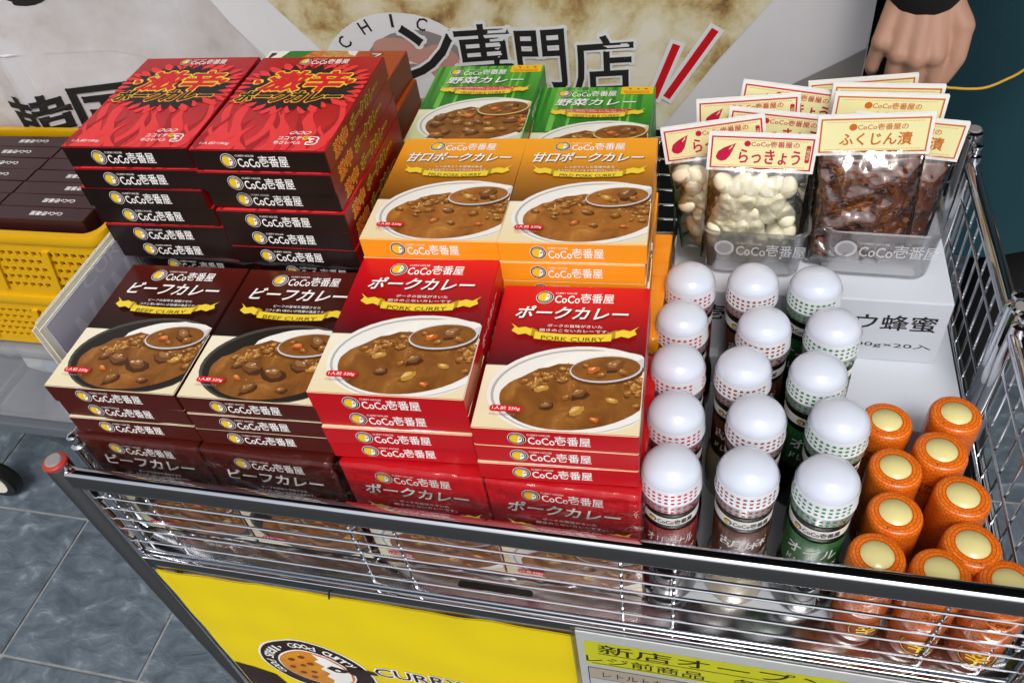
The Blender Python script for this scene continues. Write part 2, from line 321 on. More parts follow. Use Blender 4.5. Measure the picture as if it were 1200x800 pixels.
    def emblem(s, cx, cy, r, lay, ring='ink_brown'):
        s.ell(cx, cy, r, r, 'ink_white', lay, n=24); s.ell(cx, cy, r * .94, r * .94, ring, lay + 1, n=24); s.ell(cx, cy, r * .78, r * .78, 'ink_white', lay + 2, n=24)
        s.ell(cx, cy, r * .73, r * .73, ring, lay + 3, n=24)
        s.ell(cx - r * .04, cy, r * .66, r * .66, 'ink_yellow', lay + 4, n=24)
        s.poly([(cx + r * a, cy + r * b) for a, b in ((.28, .58), (.24, .36), (.14, .2), (.22, .02), (.06, -.15), (.12, -.35), (.0, -.64), (.3, -.55), (.55, -.25), (.62, .05), (.5, .38))], 'ink_white', lay + 5)
        s.ell(cx + r * .40, cy + r * .08, r * .13, r * .09, ring, lay + 6, n=8)
    def logo(s, cx, cy, L, lay, m='ink_white', ring='ink_brown', emb=True):
        x0 = cx - L / 2
        if emb: s.emblem(x0 + L * .115, cy, L * .115, lay, ring)
        s.text('CURRY HOUSE', x0 + L * .385, cy + L * .083, L * .28, L * .03, m, lay, .01)
        s.text('CoCo', x0 + L * .41, cy - L * .028, L * .32, L * .135, m, lay, .035)
        s.text('壱番屋', x0 + L * .79, cy, L * .42, L * .17, m, lay, .025)
    def blob(s, cx, cy, r, m, lay, n=9, sq=1, rot=None):
        a0 = random.uniform(0, 6.3) if rot is None else rot; p = []
        for k in range(n):
            a = 2 * math.pi * k / n; q = r * random.uniform(.62, 1.22); x, y = q * math.cos(a), q * sq * math.sin(a)
            p.append((cx + x * math.cos(a0) - y * math.sin(a0), cy + x * math.sin(a0) + y * math.cos(a0)))
        s.poly(p, m, lay)
class CutPrint(Print):
    """artwork on wavy cloth: faces are cut fine enough to follow it"""
    step = .03
    def put(s, vs, fs, m, lay, loose=False):
        s.n += 1
        if loose:
            hv = {i: (n % 23) * 1.5e-6 for n, q in enumerate(fs) for i in q}
            s.b.add([s.mp(x, y, (lay + 1) * .0003 + hv[i]) for i, (x, y) in enumerate(vs)], fs, m); return
        bm = bmesh.new(); vv = [bm.verts.new((x, y, 0)) for x, y in vs]
        for f in fs:
            try: bm.faces.new([vv[i] for i in f])
            except ValueError: pass
        for ax in (0, 1):
            st = s.step; lo = min(v[ax] for v in vs); hi = max(v[ax] for v in vs); c = math.ceil(lo / st) * st
            while c < hi:
                no = (1, 0, 0) if ax == 0 else (0, 1, 0); bmesh.ops.bisect_plane(bm, geom=list(bm.verts) + list(bm.edges) + list(bm.faces), plane_co=tuple(c * k for k in no), plane_no=no); c += st
        bm.verts.index_update(); s.b.add([s.mp(q.co.x, q.co.y, (lay + 1) * .0003 + (s.n % 50) * 2e-6) for q in bm.verts], [[q.index for q in f.verts] for f in bm.faces], m); bm.free()
def TOP(W=BW, D=BD, T=BT): return lambda u, v, h: (u - W / 2, v - D / 2, T + h)
def FRONT(W=BW, D=BD): return lambda u, v, h: (u - W / 2, -D / 2 - h, v)
def RIGHT(W=BW, D=BD): return lambda u, v, h: (W / 2 + h, u - D / 2, v)

KINDS = {
 'beef': dict(title='ビーフカレー', en='BEEF CURRY', small=('ビーフの旨味を凝縮させた', 'コクと深い味わいが自慢の逸品です。'), sh='ink_shadow'),
 'pork': dict(title='ポークカレー', en='PORK CURRY', small=('ポークの旨味がきいた', '飽きのこないカレーです。'), sh='ink_shadow'),
 'mild': dict(title='甘口ポークカレー', en='MILD PORK CURRY', small=('しっかりとした旨味のある', 'まろやかでマイルドな甘口カレーです。'), sh='ink_mild_shadow'),
 'veg': dict(title='野菜カレー', en='VEGETABLE CURRY', small=None, sh='ink_veg_shadow')}
def ribbon(p, cx, cy, L, lay, txt):
    def arc(x): return cy + .0035 - ((x - cx) / (L / 2)) ** 2 * .0 - .0045 * (1 - ((x - cx) / (L * .36)) ** 2) * .6
    n = 10; hw = L * .32; up = [(cx - hw + 2 * hw * k / n, arc(cx - hw + 2 * hw * k / n) + .0042) for k in range(n + 1)]
    dn = [(x, y - .0084) for x, y in up]
    p.poly(up + dn[::-1], 'ink_gold', lay + 2)
    for sg in (-1, 1):
        xe = cx + sg * hw
        p.poly([(xe - sg * .002, arc(xe) + .006), (xe + sg * .004, arc(xe) + .009), (xe + sg * .004, arc(xe) + .001), (xe - sg * .002, arc(xe) - .004)], 'ink_gold_dark', lay)
        q = [(xe + sg * .003, .004), (xe + sg * .009, .0065), (xe + sg * .015, .005), (xe + sg * .022, .0105), (xe + sg * .0185, .006), (xe + sg * .0205, .0015), (xe + sg * .014, -.003), (xe + sg * .008, -.0015), (xe + sg * .003, -.004)]
        p.poly([(a, arc(cx + sg * hw) + b + .003) for a, b in q], 'ink_gold', lay + 1)
    p.text(txt, cx, cy - .0005, L * .52, .0046, 'ink_olive', lay + 3, .03, warp=lambda a, b: (a, b - .0027 * (1 - (a / (L * .36)) ** 2) + .0022))
def dish(p, kind, W, D):
    """printed picture of the plate"""
    cx, cy = .60 * W, .265 * D; rx, ry = .555 * W, .285 * D
    dark = kind == 'beef'; cur = 'curry_mild' if kind in ('mild',) else 'curry'
    p.clip = (.0006, W - .0006, .0006, D)
    rt = .10
    p.ell(cx, cy, rx, ry, 'plate_black_rim' if dark else 'plate_white', 1, rt, 40)
    p.ell(cx + .001, cy - .001, rx * .965, ry * .95, 'plate_black' if dark else 'plate_grey', 2, rt, 40)
    p.ell(cx + .0012, cy - .0016, rx * .935, ry * .92, 'plate_black' if dark else 'plate_white', 3, rt, 40)
    # rice
    p.ell(cx + rx * .22, cy + ry * .40, rx * .68, ry * .50, 'rice', 4, rt, 40, jit=.03)
    # sauce pool
    q = []
    for k in range(44):
        a = 2 * math.pi * k / 44; j = 1
        x, y = rx * .84 * math.cos(a), ry * .83 * math.sin(a) - ry * .06
        if math.sin(a) > .1: y -= ry * (.12 + .22 * max(0, math.cos(a) + .3) + random.uniform(0, .07)) * min(1, math.sin(a) * 1.6)
        q.append((cx + x, cy + y + x * .1))
    p.poly(q, cur, 5)
    q = []
    for k in range(60):          # sauce-coated rice as one rough mass
        a = 2 * math.pi * k / 60; w_ = (.70 + random.uniform(-.07, .07)); q.append((cx + rx * (.10 + w_ * math.cos(a)), cy + ry * (.10 + .42 * w_ / .7 * math.sin(a)) + rx * .05 * math.cos(a)))
    p.poly(q, 'curry_lumpy', 6)
    p.ell(cx - rx * .06, cy - ry * .22, rx * .60, ry * .40, cur, 7, .05, 30, jit=.10)
    def lump(X, Y, r, kd_, lay, sq=.68):
        rt_ = random.uniform(-.6, .8)
        p.blob(X + r * .10, Y - r * .22, r * 1.08, kd_ + '_0', lay, 9, sq, rt_); p.blob(X, Y, r, kd_ + '_1', lay + 1, 9, sq, rt_)
        p.blob(X - r * .12, Y + r * .16, r * .66, kd_ + '_2', lay + 2, 8, sq * .8, rt_)
        for _ in range(2): p.blob(X + r * random.uniform(-.5, .3), Y + r * random.uniform(.05, .38), r * random.uniform(.10, .22), kd_ + '_3', lay + 3, 6, .5, rt_)
    for k in range(34):
        a = R(random.uniform(-35, 165)); q = random.uniform(.36, .76) if a > R(25) else random.uniform(.5, .8)
        X, Y = cx + rx * q * math.cos(a), cy + ry * (q * .82 * math.sin(a)) - .004 + rx * .08 * math.cos(a)
        lump(X, Y, random.uniform(.0024, .0052), 'lump', 8, random.uniform(.45, .75))
    lumps = [(-.38, .02, .0058, 'potato'), (-.30, -.36, .0055, 'meat'), (.02, -.50, .0070, 'potato'), (.04, -.12, .0078, 'meat'), (.24, -.70, .0042, 'carrot'), (-.10, -.20, .0040, 'lump'), (.40, -.30, .0050, 'potato')]
    if dark: lumps = [(-.30, -.10, .0095, 'meat'), (.30, -.08, .0095, 'meat'), (.0, -.26, .0105, 'meat'), (-.42, -.36, .0046, 'carrot'), (.48, -.18, .007, 'potato'), (-.22, -.62, .0085, 'meat'), (.20, -.68, .0055, 'meat'), (-.5, -.02, .006, 'meat')]
    if kind == 'veg': lumps = [(x + random.uniform(-.08, .08), y + random.uniform(-.08, .08), random.uniform(.006, .0095), random.choice(['meat', 'potato', 'carrot', 'meat', 'lump'])) for x in (-.62, -.4, -.2, 0, .2, .42, .62) for y in (-.5, -.15, .15)]
    if kind == 'mild': lumps = [(-.30, .02, .0055, 'lump'), (-.05, -.02, .0066, 'meat'), (-.18, -.32, .0042, 'carrot'), (.05, -.42, .0046, 'lump'), (.30, -.15, .005, 'lump'), (.42, -.5, .0036, 'carrot'), (-.45, -.12, .0036, 'lump')]
    for a, b, r, m in lumps: lump(cx + rx * a, cy + ry * b + rx * a * .1, r, m, 10, .62)
    for k in range(14):
        a = random.uniform(0, 6.28); q = random.uniform(.1, .7); p.blob(cx + rx * q * math.cos(a), cy + ry * q * math.sin(a) - ry * .08, random.uniform(.0005, .0011), 'sauce_light', 9, 6, .5)
    # spoon
    sx, sy = cx + rx * .30, cy + ry * .44
    sm = 'spoon_wood_print' if kind == 'veg' else 'spoon_metal_print'
    p.poly([(sx + .018, sy + .006), (sx + .030, sy + .014), (W, sy + .030), (W, sy + .018), (sx + .033, sy + .004)], sm, 15)
    p.ell(sx + .001, sy - .0012, .030, .0150, 'lump_0', 14, .14); p.ell(sx, sy + .0003, .0292, .0142, sm, 15, .14); p.ell(sx - .0002, sy + .0008, .0278, .0130, cur, 16, .14)
    for a, b, r, m in ((-.010, -.001, .0055, 'carrot' if kind != 'mild' else 'potato'), (.007, .0045, .0092, 'meat'), (.014, -.002, .005, 'lump'), (-.003, -.006, .004, 'lump'), (-.016, .003, .0035, 'lump')): lump(sx + a, sy + b, r, m, 17, .7)
    p.clip = None
def lid_print(kind):
    W, D = BW, BD; k = KINDS[kind]; p = Print(TOP())
    if kind == 'veg':
        x = .004
        while x < W - .008:
            ww = random.uniform(.002, .007); p.rect(x, x + ww, D * .42, D - .0006, random.choice(['veg_stripe', 'veg_stripe_light', 'veg_stripe']), 0); x += ww + random.uniform(.004, .009)
    dish(p, kind, W, D)
    lx = .50 * W if kind != 'veg' else .40 * W
    p.logo(lx, .905 * D, W * .53, 2)
    tw = .74 * W if kind != 'mild' else .82 * W
    if kind == 'veg': tw = .70 * W
    p.text(k['title'], .5 * W + .0008, .79 * D - .001, tw, .0150, k['sh'], 2, .07, .22)
    p.text(k['title'], .5 * W, .79 * D, tw, .0150, 'ink_white', 3, .055, .22)
    if k['small']:
        p.text(k['small'][0], .53 * W, .692 * D, .36 * W, .0034, 'ink_white', 2, .01); p.text(k['small'][1], .53 * W, .658 * D, .46 * W, .0034, 'ink_white', 2, .01)
    else:
        p.pill(.17 * W, .84 * W, .645 * D, .70 * D, .001, 'ink_red', 2)
        p.text('動物由来の原材料を使用していないカレーです。', .5 * W, .682 * D, .6 * W, .0032, 'ink_white', 3, .01); p.text('Does not contain animal derived ingredients.', .5 * W, .66 * D, .6 * W, .003, 'ink_white', 3, .01)
        p.pill(.70 * W, .985 * W, .895 * D, .995 * D, .002, 'ink_yellow', 2)
        for i in range(3): p.blob(W * (.78 + .07 * i), .965 * D, .0024, 'ink_red', 3, 7, .6)
        p.text('Recommended for', .842 * W, .933 * D, .22 * W, .0026, 'ink_red', 3); p.text('VEGETARIANS', .842 * W, .912 * D, .22 * W, .0028, 'ink_red', 3, .01)
    ribbon(p, .53 * W, .585 * D, .78 * W, 22, k['en'])
    if kind != 'veg':
        p.pill(.095 * W, .30 * W, .092 * D, .13 * D, .0028, 'ink_red', 22); p.text('1人前 220g', .197 * W, .111 * D, .17 * W, .0040, 'ink_white', 23, .02); p.text('写真は調理例です', .18 * W, .074 * D, .16 * W, .0022, 'ink_grey', 22)
    return p.b.mesh('lid_print_' + kind)
def hot_print():
    W, D = BW, BD; p = Print(TOP()); p.clip = (.0006, W - .0006, .0006, D - .0006)
    cx, cy = .5 * W, .64 * D
    # flames rising from the front edge
    for lay, n, h0, m, w0 in ((0, 6, .085, 'ink_flame', .019), (1, 5, .062, 'ink_flame_dark', .009), (2, 7, .045, 'ink_flame', .010)):
        for i in range(n):
            bx = W * (i + .5) / n + random.uniform(-.004, .004); h = h0 * random.uniform(.75, 1.15); s0 = random.choice([-1, 1]); L = []; Rr = []
            for k in range(13):
                t = k / 12; off = s0 * .006 * math.sin(t * 5.2 + i); wd = w0 * .5 * (1 - t) ** .7 * (1 + .35 * math.sin(t * 9 + i)); L.append((bx + off - wd, h * t)); Rr.append((bx + off + wd, h * t))
            p.poly(L + Rr[::-1][1:], m, lay)
    # petals and burst
    for i in range(34):
        a = 2 * math.pi * (i + random.uniform(-.2, .2)) / 34; r0, r1 = .80, random.uniform(1.15, 1.36); wd = .07
        f = lambda r, da: (cx + .455 * W * r * math.cos(a + da), cy + .235 * D * r * math.sin(a + da))
        p.poly([f(r0, -wd), f((r0 + r1) / 2, -wd * 1.15), f(r1 * .95, -wd * .6), f(r1, 0), f(r1 * .95, wd * .6), f((r0 + r1) / 2, wd * 1.15), f(r0, wd)], 'ink_flame', 3)
    q = []
    for i in range(56):
        a = 2 * math.pi * i / 56; r = random.uniform(.98, 1.14) if i % 2 else random.uniform(.78, .88); q.append((cx + .47 * W * r * math.cos(a), cy + .245 * D * r * math.sin(a)))
    p.poly(q, 'ink_black', 4); p.clip = None
    p.logo(.55 * W, .935 * D, W * .40, 5)
    p.text('激辛', .52 * W, .705 * D, .62 * W, .034, 'ink_red', 5, .105, .25, outline=[('ink_flame_dark', .075), ('ink_gold', .050)])
    for sx in (.13, .86):
        p.blob(sx * W, .695 * D, .007, 'ink_gold', 5, 9, .8); p.blob(sx * W, .695 * D, .005, 'ink_red', 6, 9, .7)
    p.text('ポークカレー', .47 * W, .535 * D, .80 * W, .019, 'ink_black', 5, .12, .25, outline=[('ink_flame', .075), ('ink_gold', .045)])
    p.text('1人前/180g', .17 * W, .055 * D, .22 * W, .0050, 'ink_white', 5, .02, .2)
    for i in range(3): p.ell(W * (.70 + .052 * i), .165 * D, .0036, .0022, 'ink_white', 5, .5, 10); p.ell(W * (.70 + .052 * i), .165 * D, .0026, .0014, 'ink_red', 6, .5, 10)
    p.text('ココイチ', .70 * W, .115 * D, .17 * W, .0052, 'ink_white', 5, .05); p.ell(.815 * W, .117 * D, .0034, .003, 'ink_gold', 5, 0, 10); p.text('の', .815 * W, .117 * D, .0035, .003, 'ink_black', 6, .02)
    p.text('辛さレベル', .70 * W, .072 * D, .20 * W, .0052, 'ink_white', 5, .05); p.text('3', .875 * W, .092 * D, .008, .0105, 'ink_red', 5, .05, outline='ink_white', ow=.10)
    return p.b.mesh('lid_print_hot')
def front_print(): p = Print(FRONT()); p.logo(.465 * BW, BT * .5, BW * .50, 0); return p.b.mesh('front_print')
def side_print(kind):
    p = Print(RIGHT())
    if kind == 'hot': p.text('激辛', .20 * BD, BT * .5, .20 * BD, .013, 'ink_red', 1, .03, .2, outline='ink_gold', ow=.06); p.text('ポークカレー', .58 * BD, BT * .5, .46 * BD, .0105, 'ink_black', 1, .05, .2, outline='ink_gold', ow=.06)
    else: p.text(KINDS[kind]['title'], .62 * BD, BT * .45, .4 * BD, .008, 'ink_white', 0, .03, .2); p.ell(.22 * BD, BT * .2, .03, .006, 'curry', 0)
    return p.b.mesh('side_print_' + kind)
def carton(W, D, T, top, front, side, name='carton'):
    b = MB(); e = .0007
    # softly bevelled board box; front flap seams as a raised strip edge
    bm = bmesh.new(); bmesh.ops.create_cube(bm, size=1)
    for q in bm.verts: q.co = (q.co.x * W, q.co.y * D, (q.co.z + .5) * T)
    bmesh.ops.bevel(bm, geom=list(bm.edges), offset=e, segments=2, affect='EDGES'); bm.normal_update()
    o = len(b.v); b.v += [tuple(q.co) for q in bm.verts]; bm.verts.index_update()
    for f in bm.faces:
        n = f.normal; m = top if n.z > .7 else front if abs(n.y) > .7 else side
        b.face([o + q.index for q in f.verts], m)
    bm.free(); return b.mesh(name)
BOX = {}
FP = front_print()
for kd in ('beef', 'pork', 'mild', 'veg', 'hot'):
    fr = 'hot_front' if kd == 'hot' else kd + '_side'; sd_ = {'hot': 'hot_side'}.get(kd, kd + '_side')
    BOX[kd] = (carton(BW, BD, BT, kd + '_top', fr, sd_, 'curry_box_' + kd), hot_print() if kd == 'hot' else lid_print(kd), FP, side_print(kd))
LOOK = dict(beef='maroon beef curry box', pork='red pork curry box', mild='orange mild pork curry box', veg='green vegetable curry box', hot='red extra hot curry box')
ORD = ['topmost box', 'second box down', 'third box down', 'fourth box down', 'fifth box down', 'sixth box down', 'seventh box down', 'eighth box down', 'ninth box down']
def put_box(kd, loc, rot, parent=None, label=None, lid=True, front=True, side=True):
    me, lp, fp, spn = BOX[kd]
    o = link('curry_box' if not parent else 'carton', me, parent, loc, rot, label=label, cat='curry box' if not parent else None, group=(kd + ' curry boxes') if not parent else None)
    if lid: part('lid_print', lp, o)
    if front: part('front_print', fp, o)
    if side: part('side_print', spn, o)
    return o

# ------------------------------------------------------------------ ground
F = .715                                    # level the goods stand on
b = MB(); b.box(-60, 60, -60, 60, -.3, -.012, 'dark_ground'); gnd = b.build('ground', kind='structure')  # unseen ground, made near-black so the chrome rails reflect dark
b = MB(); b.box(-2.9, 1.99, .09, 2.83, -.012 + .0005, -.004, 'grout'); fl = b.build('floor', kind='structure')
tile_me = []
for k in range(4):
    b = MB(); b.box(-.1495, .1495, -.1495, .1495, -.0038, .0, 'slate', .0010); tile_me.append(b.mesh('floor_tile'))
P_ = .3055
for i in range(-9, 7):
    for j in range(-3, 9):
        x = -1.296 + P_ * (i + 4.5) ; y = .414 + P_ * (j + .5)
        if not (-2.85 < x - .15 and x + .15 < 1.97 and y - .15 > .095 and y + .15 < 2.82): continue
        part('floor_tile', tile_me[(i * 3 + j) % 4], fl, (x, y, random.uniform(-.0006, .0006)), (0, 0, random.choice([0, 1, 2, 3]) * math.pi / 2))
# slate pattern should differ tile to tile: add a per-object random offset to the texture
_n = M['slate'].node_tree.nodes; _l = M['slate'].node_tree.links
_oi = _n.new('ShaderNodeObjectInfo'); _mp = [q for q in _n if q.type == 'MAPPING'][0]; _cm = _n.new('ShaderNodeCombineXYZ'); _ml = _n.new('ShaderNodeMath'); _ml.operation = 'MULTIPLY'; _ml.inputs[1].default_value = 37
_l.new(_oi.outputs['Random'], _ml.inputs[0]); _l.new(_ml.outputs[0], _cm.inputs[0]); _l.new(_ml.outputs[0], _cm.inputs[1]); _l.new(_cm.outputs[0], _mp.inputs['Location'])

# ------------------------------------------------------------------ cart
X0, X1, Y0, Y1 = -.585, .272, .338, .915
ZR, ZB = .858, .694
cart = empty('display_cart', ((X0 + X1) / 2, (Y0 + Y1) / 2, 0), label='chrome wire display cart holding the boxes, bottles and jars', cat='cart')
co = Vector(cart.location)
def cpart(name, bld, smooth='auto', parent=None):
    bld.v = [tuple(Vector(v) - co) for v in bld.v]; return bld.build(name, parent or cart, smooth)
def cwire(p0, p1, r=.0014, name='wire', m='wire_chrome', seg=8):
    b = MB(); b.tube([p0, p1], r, m, seg); return cpart(name, b)
def post(x, y, top=.872, cap='grey_plastic', rim='chrome', r=.0115):
    b = MB(); b.lathe([(r, .075), (r, top - .003), (r - .0012, top)], 'chrome', 24, x, y); o = cpart('post', b)
    b = MB(); b.lathe([(r * .99, top), (r * .99, top + .0025), (r * .75, top + .0045)], rim, 24, x, y)
    b.lathe([(r * .70, top + .0045), (r * .62, top + .006), (0, top + .0062)], cap, 24, x, y); q = cpart('end_cap', b, 'auto', o)
    return o
def caster(x, y):
    b = MB(); b.lathe([(.012, .060), (.012, .076)], 'chrome', 16, x, y); b.box(x - .014, x + .014, y - .002, y + .002, .052, .061, 'chrome')
    for s in (-1, 1): b.box(x + s * .0125 - .001, x + s * .0125 + .001, y - .008, y + .008, .024, .053, 'chrome')
    o = cpart('caster', b)
    b = MB(); mw = Matrix.Translation((x, y, .026)) @ Matrix.Rotation(R(90), 4, 'Y'); bm = bmesh.new(); bmesh.ops.create_cone(bm, cap_ends=True, segments=20, radius1=.026, radius2=.026, depth=.02)
    bmesh.ops.bevel(bm, geom=list(bm.edges), offset=.002, segments=2, affect='EDGES'); b.bm(bm, 'black_plastic', mw); cpart('wheel', b, 'auto', o)
for x, y, rim in ((X0, Y0, 'red_plastic'), (X1, Y0, 'chrome'), (X0, Y1, 'chrome'), (X1, Y1, 'chrome')):
    post(x, y, rim=rim, cap='grey_plastic'); caster(x, y)
YM = (Y0 + Y1) / 2
def rail(p0, p1, r=.0095, name='rail'): b = MB(); b.tube([p0, p1], r, 'chrome', 20); return cpart(name, b)
def rrect(p0, p1, ry, rz, name='rail', m='chrome', rnd=None):
    """rounded flat bar running along x"""
    b = MB(); sec = []
    for cy, cz, a0 in ((ry, rz, 0), (-ry, rz, 90), (-ry, -rz, 180), (ry, -rz, 270)):
        rr = rnd or min(ry, rz) * .9
        for k in range(5): a = R(a0 + 22.5 * k); sec.append((cy - math.copysign(rr, cy) + rr * math.cos(a), cz - math.copysign(rr, cz) + rr * math.sin(a)))
    n = len(sec)
    for x in (p0[0], p1[0]):
        for y, z in sec: b.v.append((x, p0[1] + y, p0[2] + z))
    for k in range(n): b.face((k, (k + 1) % n, n + (k + 1) % n, n + k), m)
    b.face(list(reversed(range(n))), m); b.face(list(range(n, 2 * n)), m); return cpart(name, b)
rrect((X0 + .010, Y0 - .002, ZR - .004), (X1 - .010, Y0 - .002, ZR - .004), .0065, .0125, rnd=.0045)
rrect((X0 + .011, Y1, ZR - .004), (X1 - .011, Y1, ZR - .004), .0055, .0055)
rrect((X0 + .011, Y0, ZB + .002), (X1 - .011, Y0, ZB + .002), .003, .0100, 'lower_rail', rnd=.0012); rrect((X0 + .011, Y1, ZB), (X1 - .011, Y1, ZB), .003, .0075, 'lower_rail')
for z in (.829, .812, .793, .774, .755, .731): cwire((X0 + .011, Y0 + .004, z), (X1 - .011, Y0 + .004, z))
for x in (-.562, -.521, -.309, -.264, -.062, -.017, .19, .235): cwire((x, Y0 + .0068, ZB + .004), (x, Y0 + .0068, ZR - .012), .0016, 'upright_wire')
for z in (.829, .805, .781, .757, .733): cwire((X0 + .011, Y1 - .003, z), (X1 - .011, Y1 - .003, z))
for x in (-.53, -.47, -.3, -.24, -.063, -.02, .12, .21): cwire((x, Y1 - .006, ZB + .004), (x, Y1 - .006, ZR - .008), .0016, 'upright_wire')
for xs_, sg in ((X0, 1), (X1, -1)):
    for ya, yb in ((Y0 + .030, YM - .014), (YM + .014, Y1 - .030)):
        rail((xs_, ya, ZR - .010), (xs_, yb, ZR - .010), .0085, 'side_rail'); rail((xs_, ya, ZB), (xs_, yb, ZB), .006, 'side_rail')
        for yy in (ya, yb):
            b = MB(); b.lathe([(.0078, .62), (.0078, ZR + .004), (.0045, ZR + .006), (.0045, ZR + .012), (.006, ZR + .014), (.006, ZR + .017), (.003, ZR + .019)], 'chrome', 16, xs_, yy); cpart('hinge_tube', b)
        n = 9
        for k in range(1, n): y = ya + (yb - ya) * k / n; cwire((xs_ - sg * .002, y, ZB + .005), (xs_ - sg * .002, y, ZR - .016), .0014, 'upright_wire')
        for z in (.805, .745): cwire((xs_ + sg * .0008, ya + .005, z), (xs_ + sg * .0008, yb - .005, z))
    for yy in (YM - .0, ): post(xs_, yy, .868, r=.0085)
# lower stretchers and the polished tray
for z in (.16,):
    rail((X0 + .011, Y1, z), (X1 - .011, Y1, z), .008, 'stretcher'); rail((X0, Y0 + .011, z), (X0, Y1 - .011, z), .008, 'stretcher'); rail((X1, Y0 + .011, z), (X1, Y1 - .011, z), .008, 'stretcher')
b = MB(); b.box(X0 + .012, X1 - .012, Y0 + .0035, Y1 - .011, .7045, .7125, 'chrome_soft', .002); tray = cpart('tray', b)
b = MB(); b.pill = None
p = Print(lambda u, v, h: (u, v, .7125 + h)); p.pill(-.225, -.150, .352, .3595, .0035, 'black_plastic', 1); p.b.v = [tuple(Vector(v) - co) for v in p.b.v]; part('slot', p.b.mesh('slot'), tray)
b = MB(); b.box(-.052, .246, .372, .895, .7130, .7148, 'white_board'); b.build('white_sheet', label='white board lying on the cart tray under the bottles and jars', cat='board')

# ------------------------------------------------------------------ shrink-wrapped bundles of upright boxes
def wrap_mesh(x0, x1, y0, y1, z0, z1, amp=.0017, seed=0):
    bm = bmesh.new(); bmesh.ops.create_cube(bm, size=1); bmesh.ops.subdivide_edges(bm, edges=list(bm.edges), cuts=34, use_grid_fill=True)
    for q in bm.verts:
        n_ = Vector((round(q.co.x * 2 - .0), round(q.co.y * 2), round(q.co.z * 2))); p_ = Vector(((x0 + x1) / 2 + q.co.x * (x1 - x0), (y0 + y1) / 2 + q.co.y * (y1 - y0), (z0 + z1) / 2 + q.co.z * (z1 - z0)))
        nn = noise.noise(p_ * 30 + Vector((seed, 0, 0))) * .5 + max(0, .55 - 2.2 * abs(noise.noise(Vector((p_.x * 38 + p_.z * 22, p_.y * 30 + seed, p_.z * 46 - p_.x * 14))))) * 2.2
        d = Vector(tuple((math.copysign(1, c) if abs(c) > .499 else 0) for c in q.co)); q.co = p_ + d * amp * (.25 + max(0, nn))
        if q.co.z < z0: q.co.z = z0
    b = MB(); b.bm(bm, 'wrap'); return b.mesh('wrap', True)
def bundle(kd, xs, y, n, label, zoff=0):
    xm = sum(xs) / len(xs) + BW / 2; z0 = F + .0012
    o = empty('wrapped_bundle', (xm, y, F), label=label, cat='bundle', group='shrink wrapped bundles')
    for x in xs:
        for k in range(n):
            put_box(kd, (x + BW / 2 - xm, .001 + BT + k * (BT + .0003), .0012 + BD / 2), (R(90), 0, 0), o, None, k == 0, False, k == 0)
    part('plastic_wrap', wrap_mesh(min(xs) - xm - .0015, max(xs) + BW - xm + .0015, -.001, n * (BT + .0003) + .002, .0002, BD + .0024, seed=xm * 9 + y), o)
    return F + .0012 + BD + .0035
ZT = bundle('beef', (-.579, -.446), .366, 7, 'shrink wrapped upright maroon beef curry boxes behind the front rail')
bundle('pork', (-.309, -.177), .369, 7, 'shrink wrapped upright red pork curry boxes behind the front rail')
bundle('hot', (-.575, -.442), .545, 7, 'shrink wrapped upright boxes under the extra hot curry stacks')
bundle('mild', (-.312, -.180), .545, 7, 'shrink wrapped upright boxes under the orange mild curry stacks')
bundle('veg', (-.345, -.213), .722, 7, 'shrink wrapped upright boxes under the green vegetable curry stacks')
# ------------------------------------------------------------------ flat stacks: (kind, front-left x, front y, yaw, count, description)
def stack(kd, x, y, yaw, n, desc, z0=None, jit=.0016, first=0):
    z0 = ZT if z0 is None else z0; c, s = math.cos(R(yaw)), math.sin(R(yaw))
    for i in range(n):
        lvl = n - 1 - i; jx, jy, ja = ((0, 0, 0) if lvl == 0 else (random.uniform(-1, 1) * jit, random.uniform(-1, 1) * jit, random.uniform(-.6, .6)))
        cx = x + c * BW / 2 - s * BD / 2 + jx; cy = y + s * BW / 2 + c * BD / 2 + jy
        put_box(kd, (cx, cy, z0 + i * (BT + .0001)), (0, 0, R(yaw + ja)), label=f'{LOOK[kd]}, {ORD[lvl + first]} of the {desc}', lid=True)
stack('beef', -.573, .369, 1.7, 3, 'stack beside the flyers')
stack('beef', -.440, .372, 2.0, 3, 'maroon stack touching red boxes')
stack('pork', -.312, .373, 2.9, 4, 'stack touching the maroon boxes')
stack('pork', -.178, .371, 3.0, 3, 'stack next to the bottles')
stack('mild', -.320, .537, 1.9, 5, 'stack touching the hot boxes')
stack('mild', -.190, .541, 2.4, 5, 'stack farther from the hot boxes')
stack('veg', -.343, .727, 1.5, 4, 'taller green stack')
stack('veg', -.213, .717, 1.0, 3, 'lower green stack')
for xx, yw, ds in ((-.592, .9, 'stack by the crate'), (-.459, .4, 'stack by the orange boxes')):
    stack('hot', xx, .541, yw, 6, ds, ZT + 3 * (BT + .0001) + .0015, .0032)
# lowest three layers of the extra hot stacks still in plastic
o = empty('wrapped_bundle', (-.452, .545, ZT), label='black fronted extra hot curry boxes in torn plastic at the stack bottom', cat='bundle', group='shrink wrapped bundles')
for k in range(3):
    for x in (-.577, -.443): put_box('hot', (x + BW / 2 + .452 - .0, BD / 2 + .001, .0006 + k * (BT + .0001)), (0, 0, 0), o, None, False)
part('plastic_wrap', wrap_mesh(-.127, .1405, -.0016, BD + .003, .0001, 3 * BT + .0013, .003, 4), o)
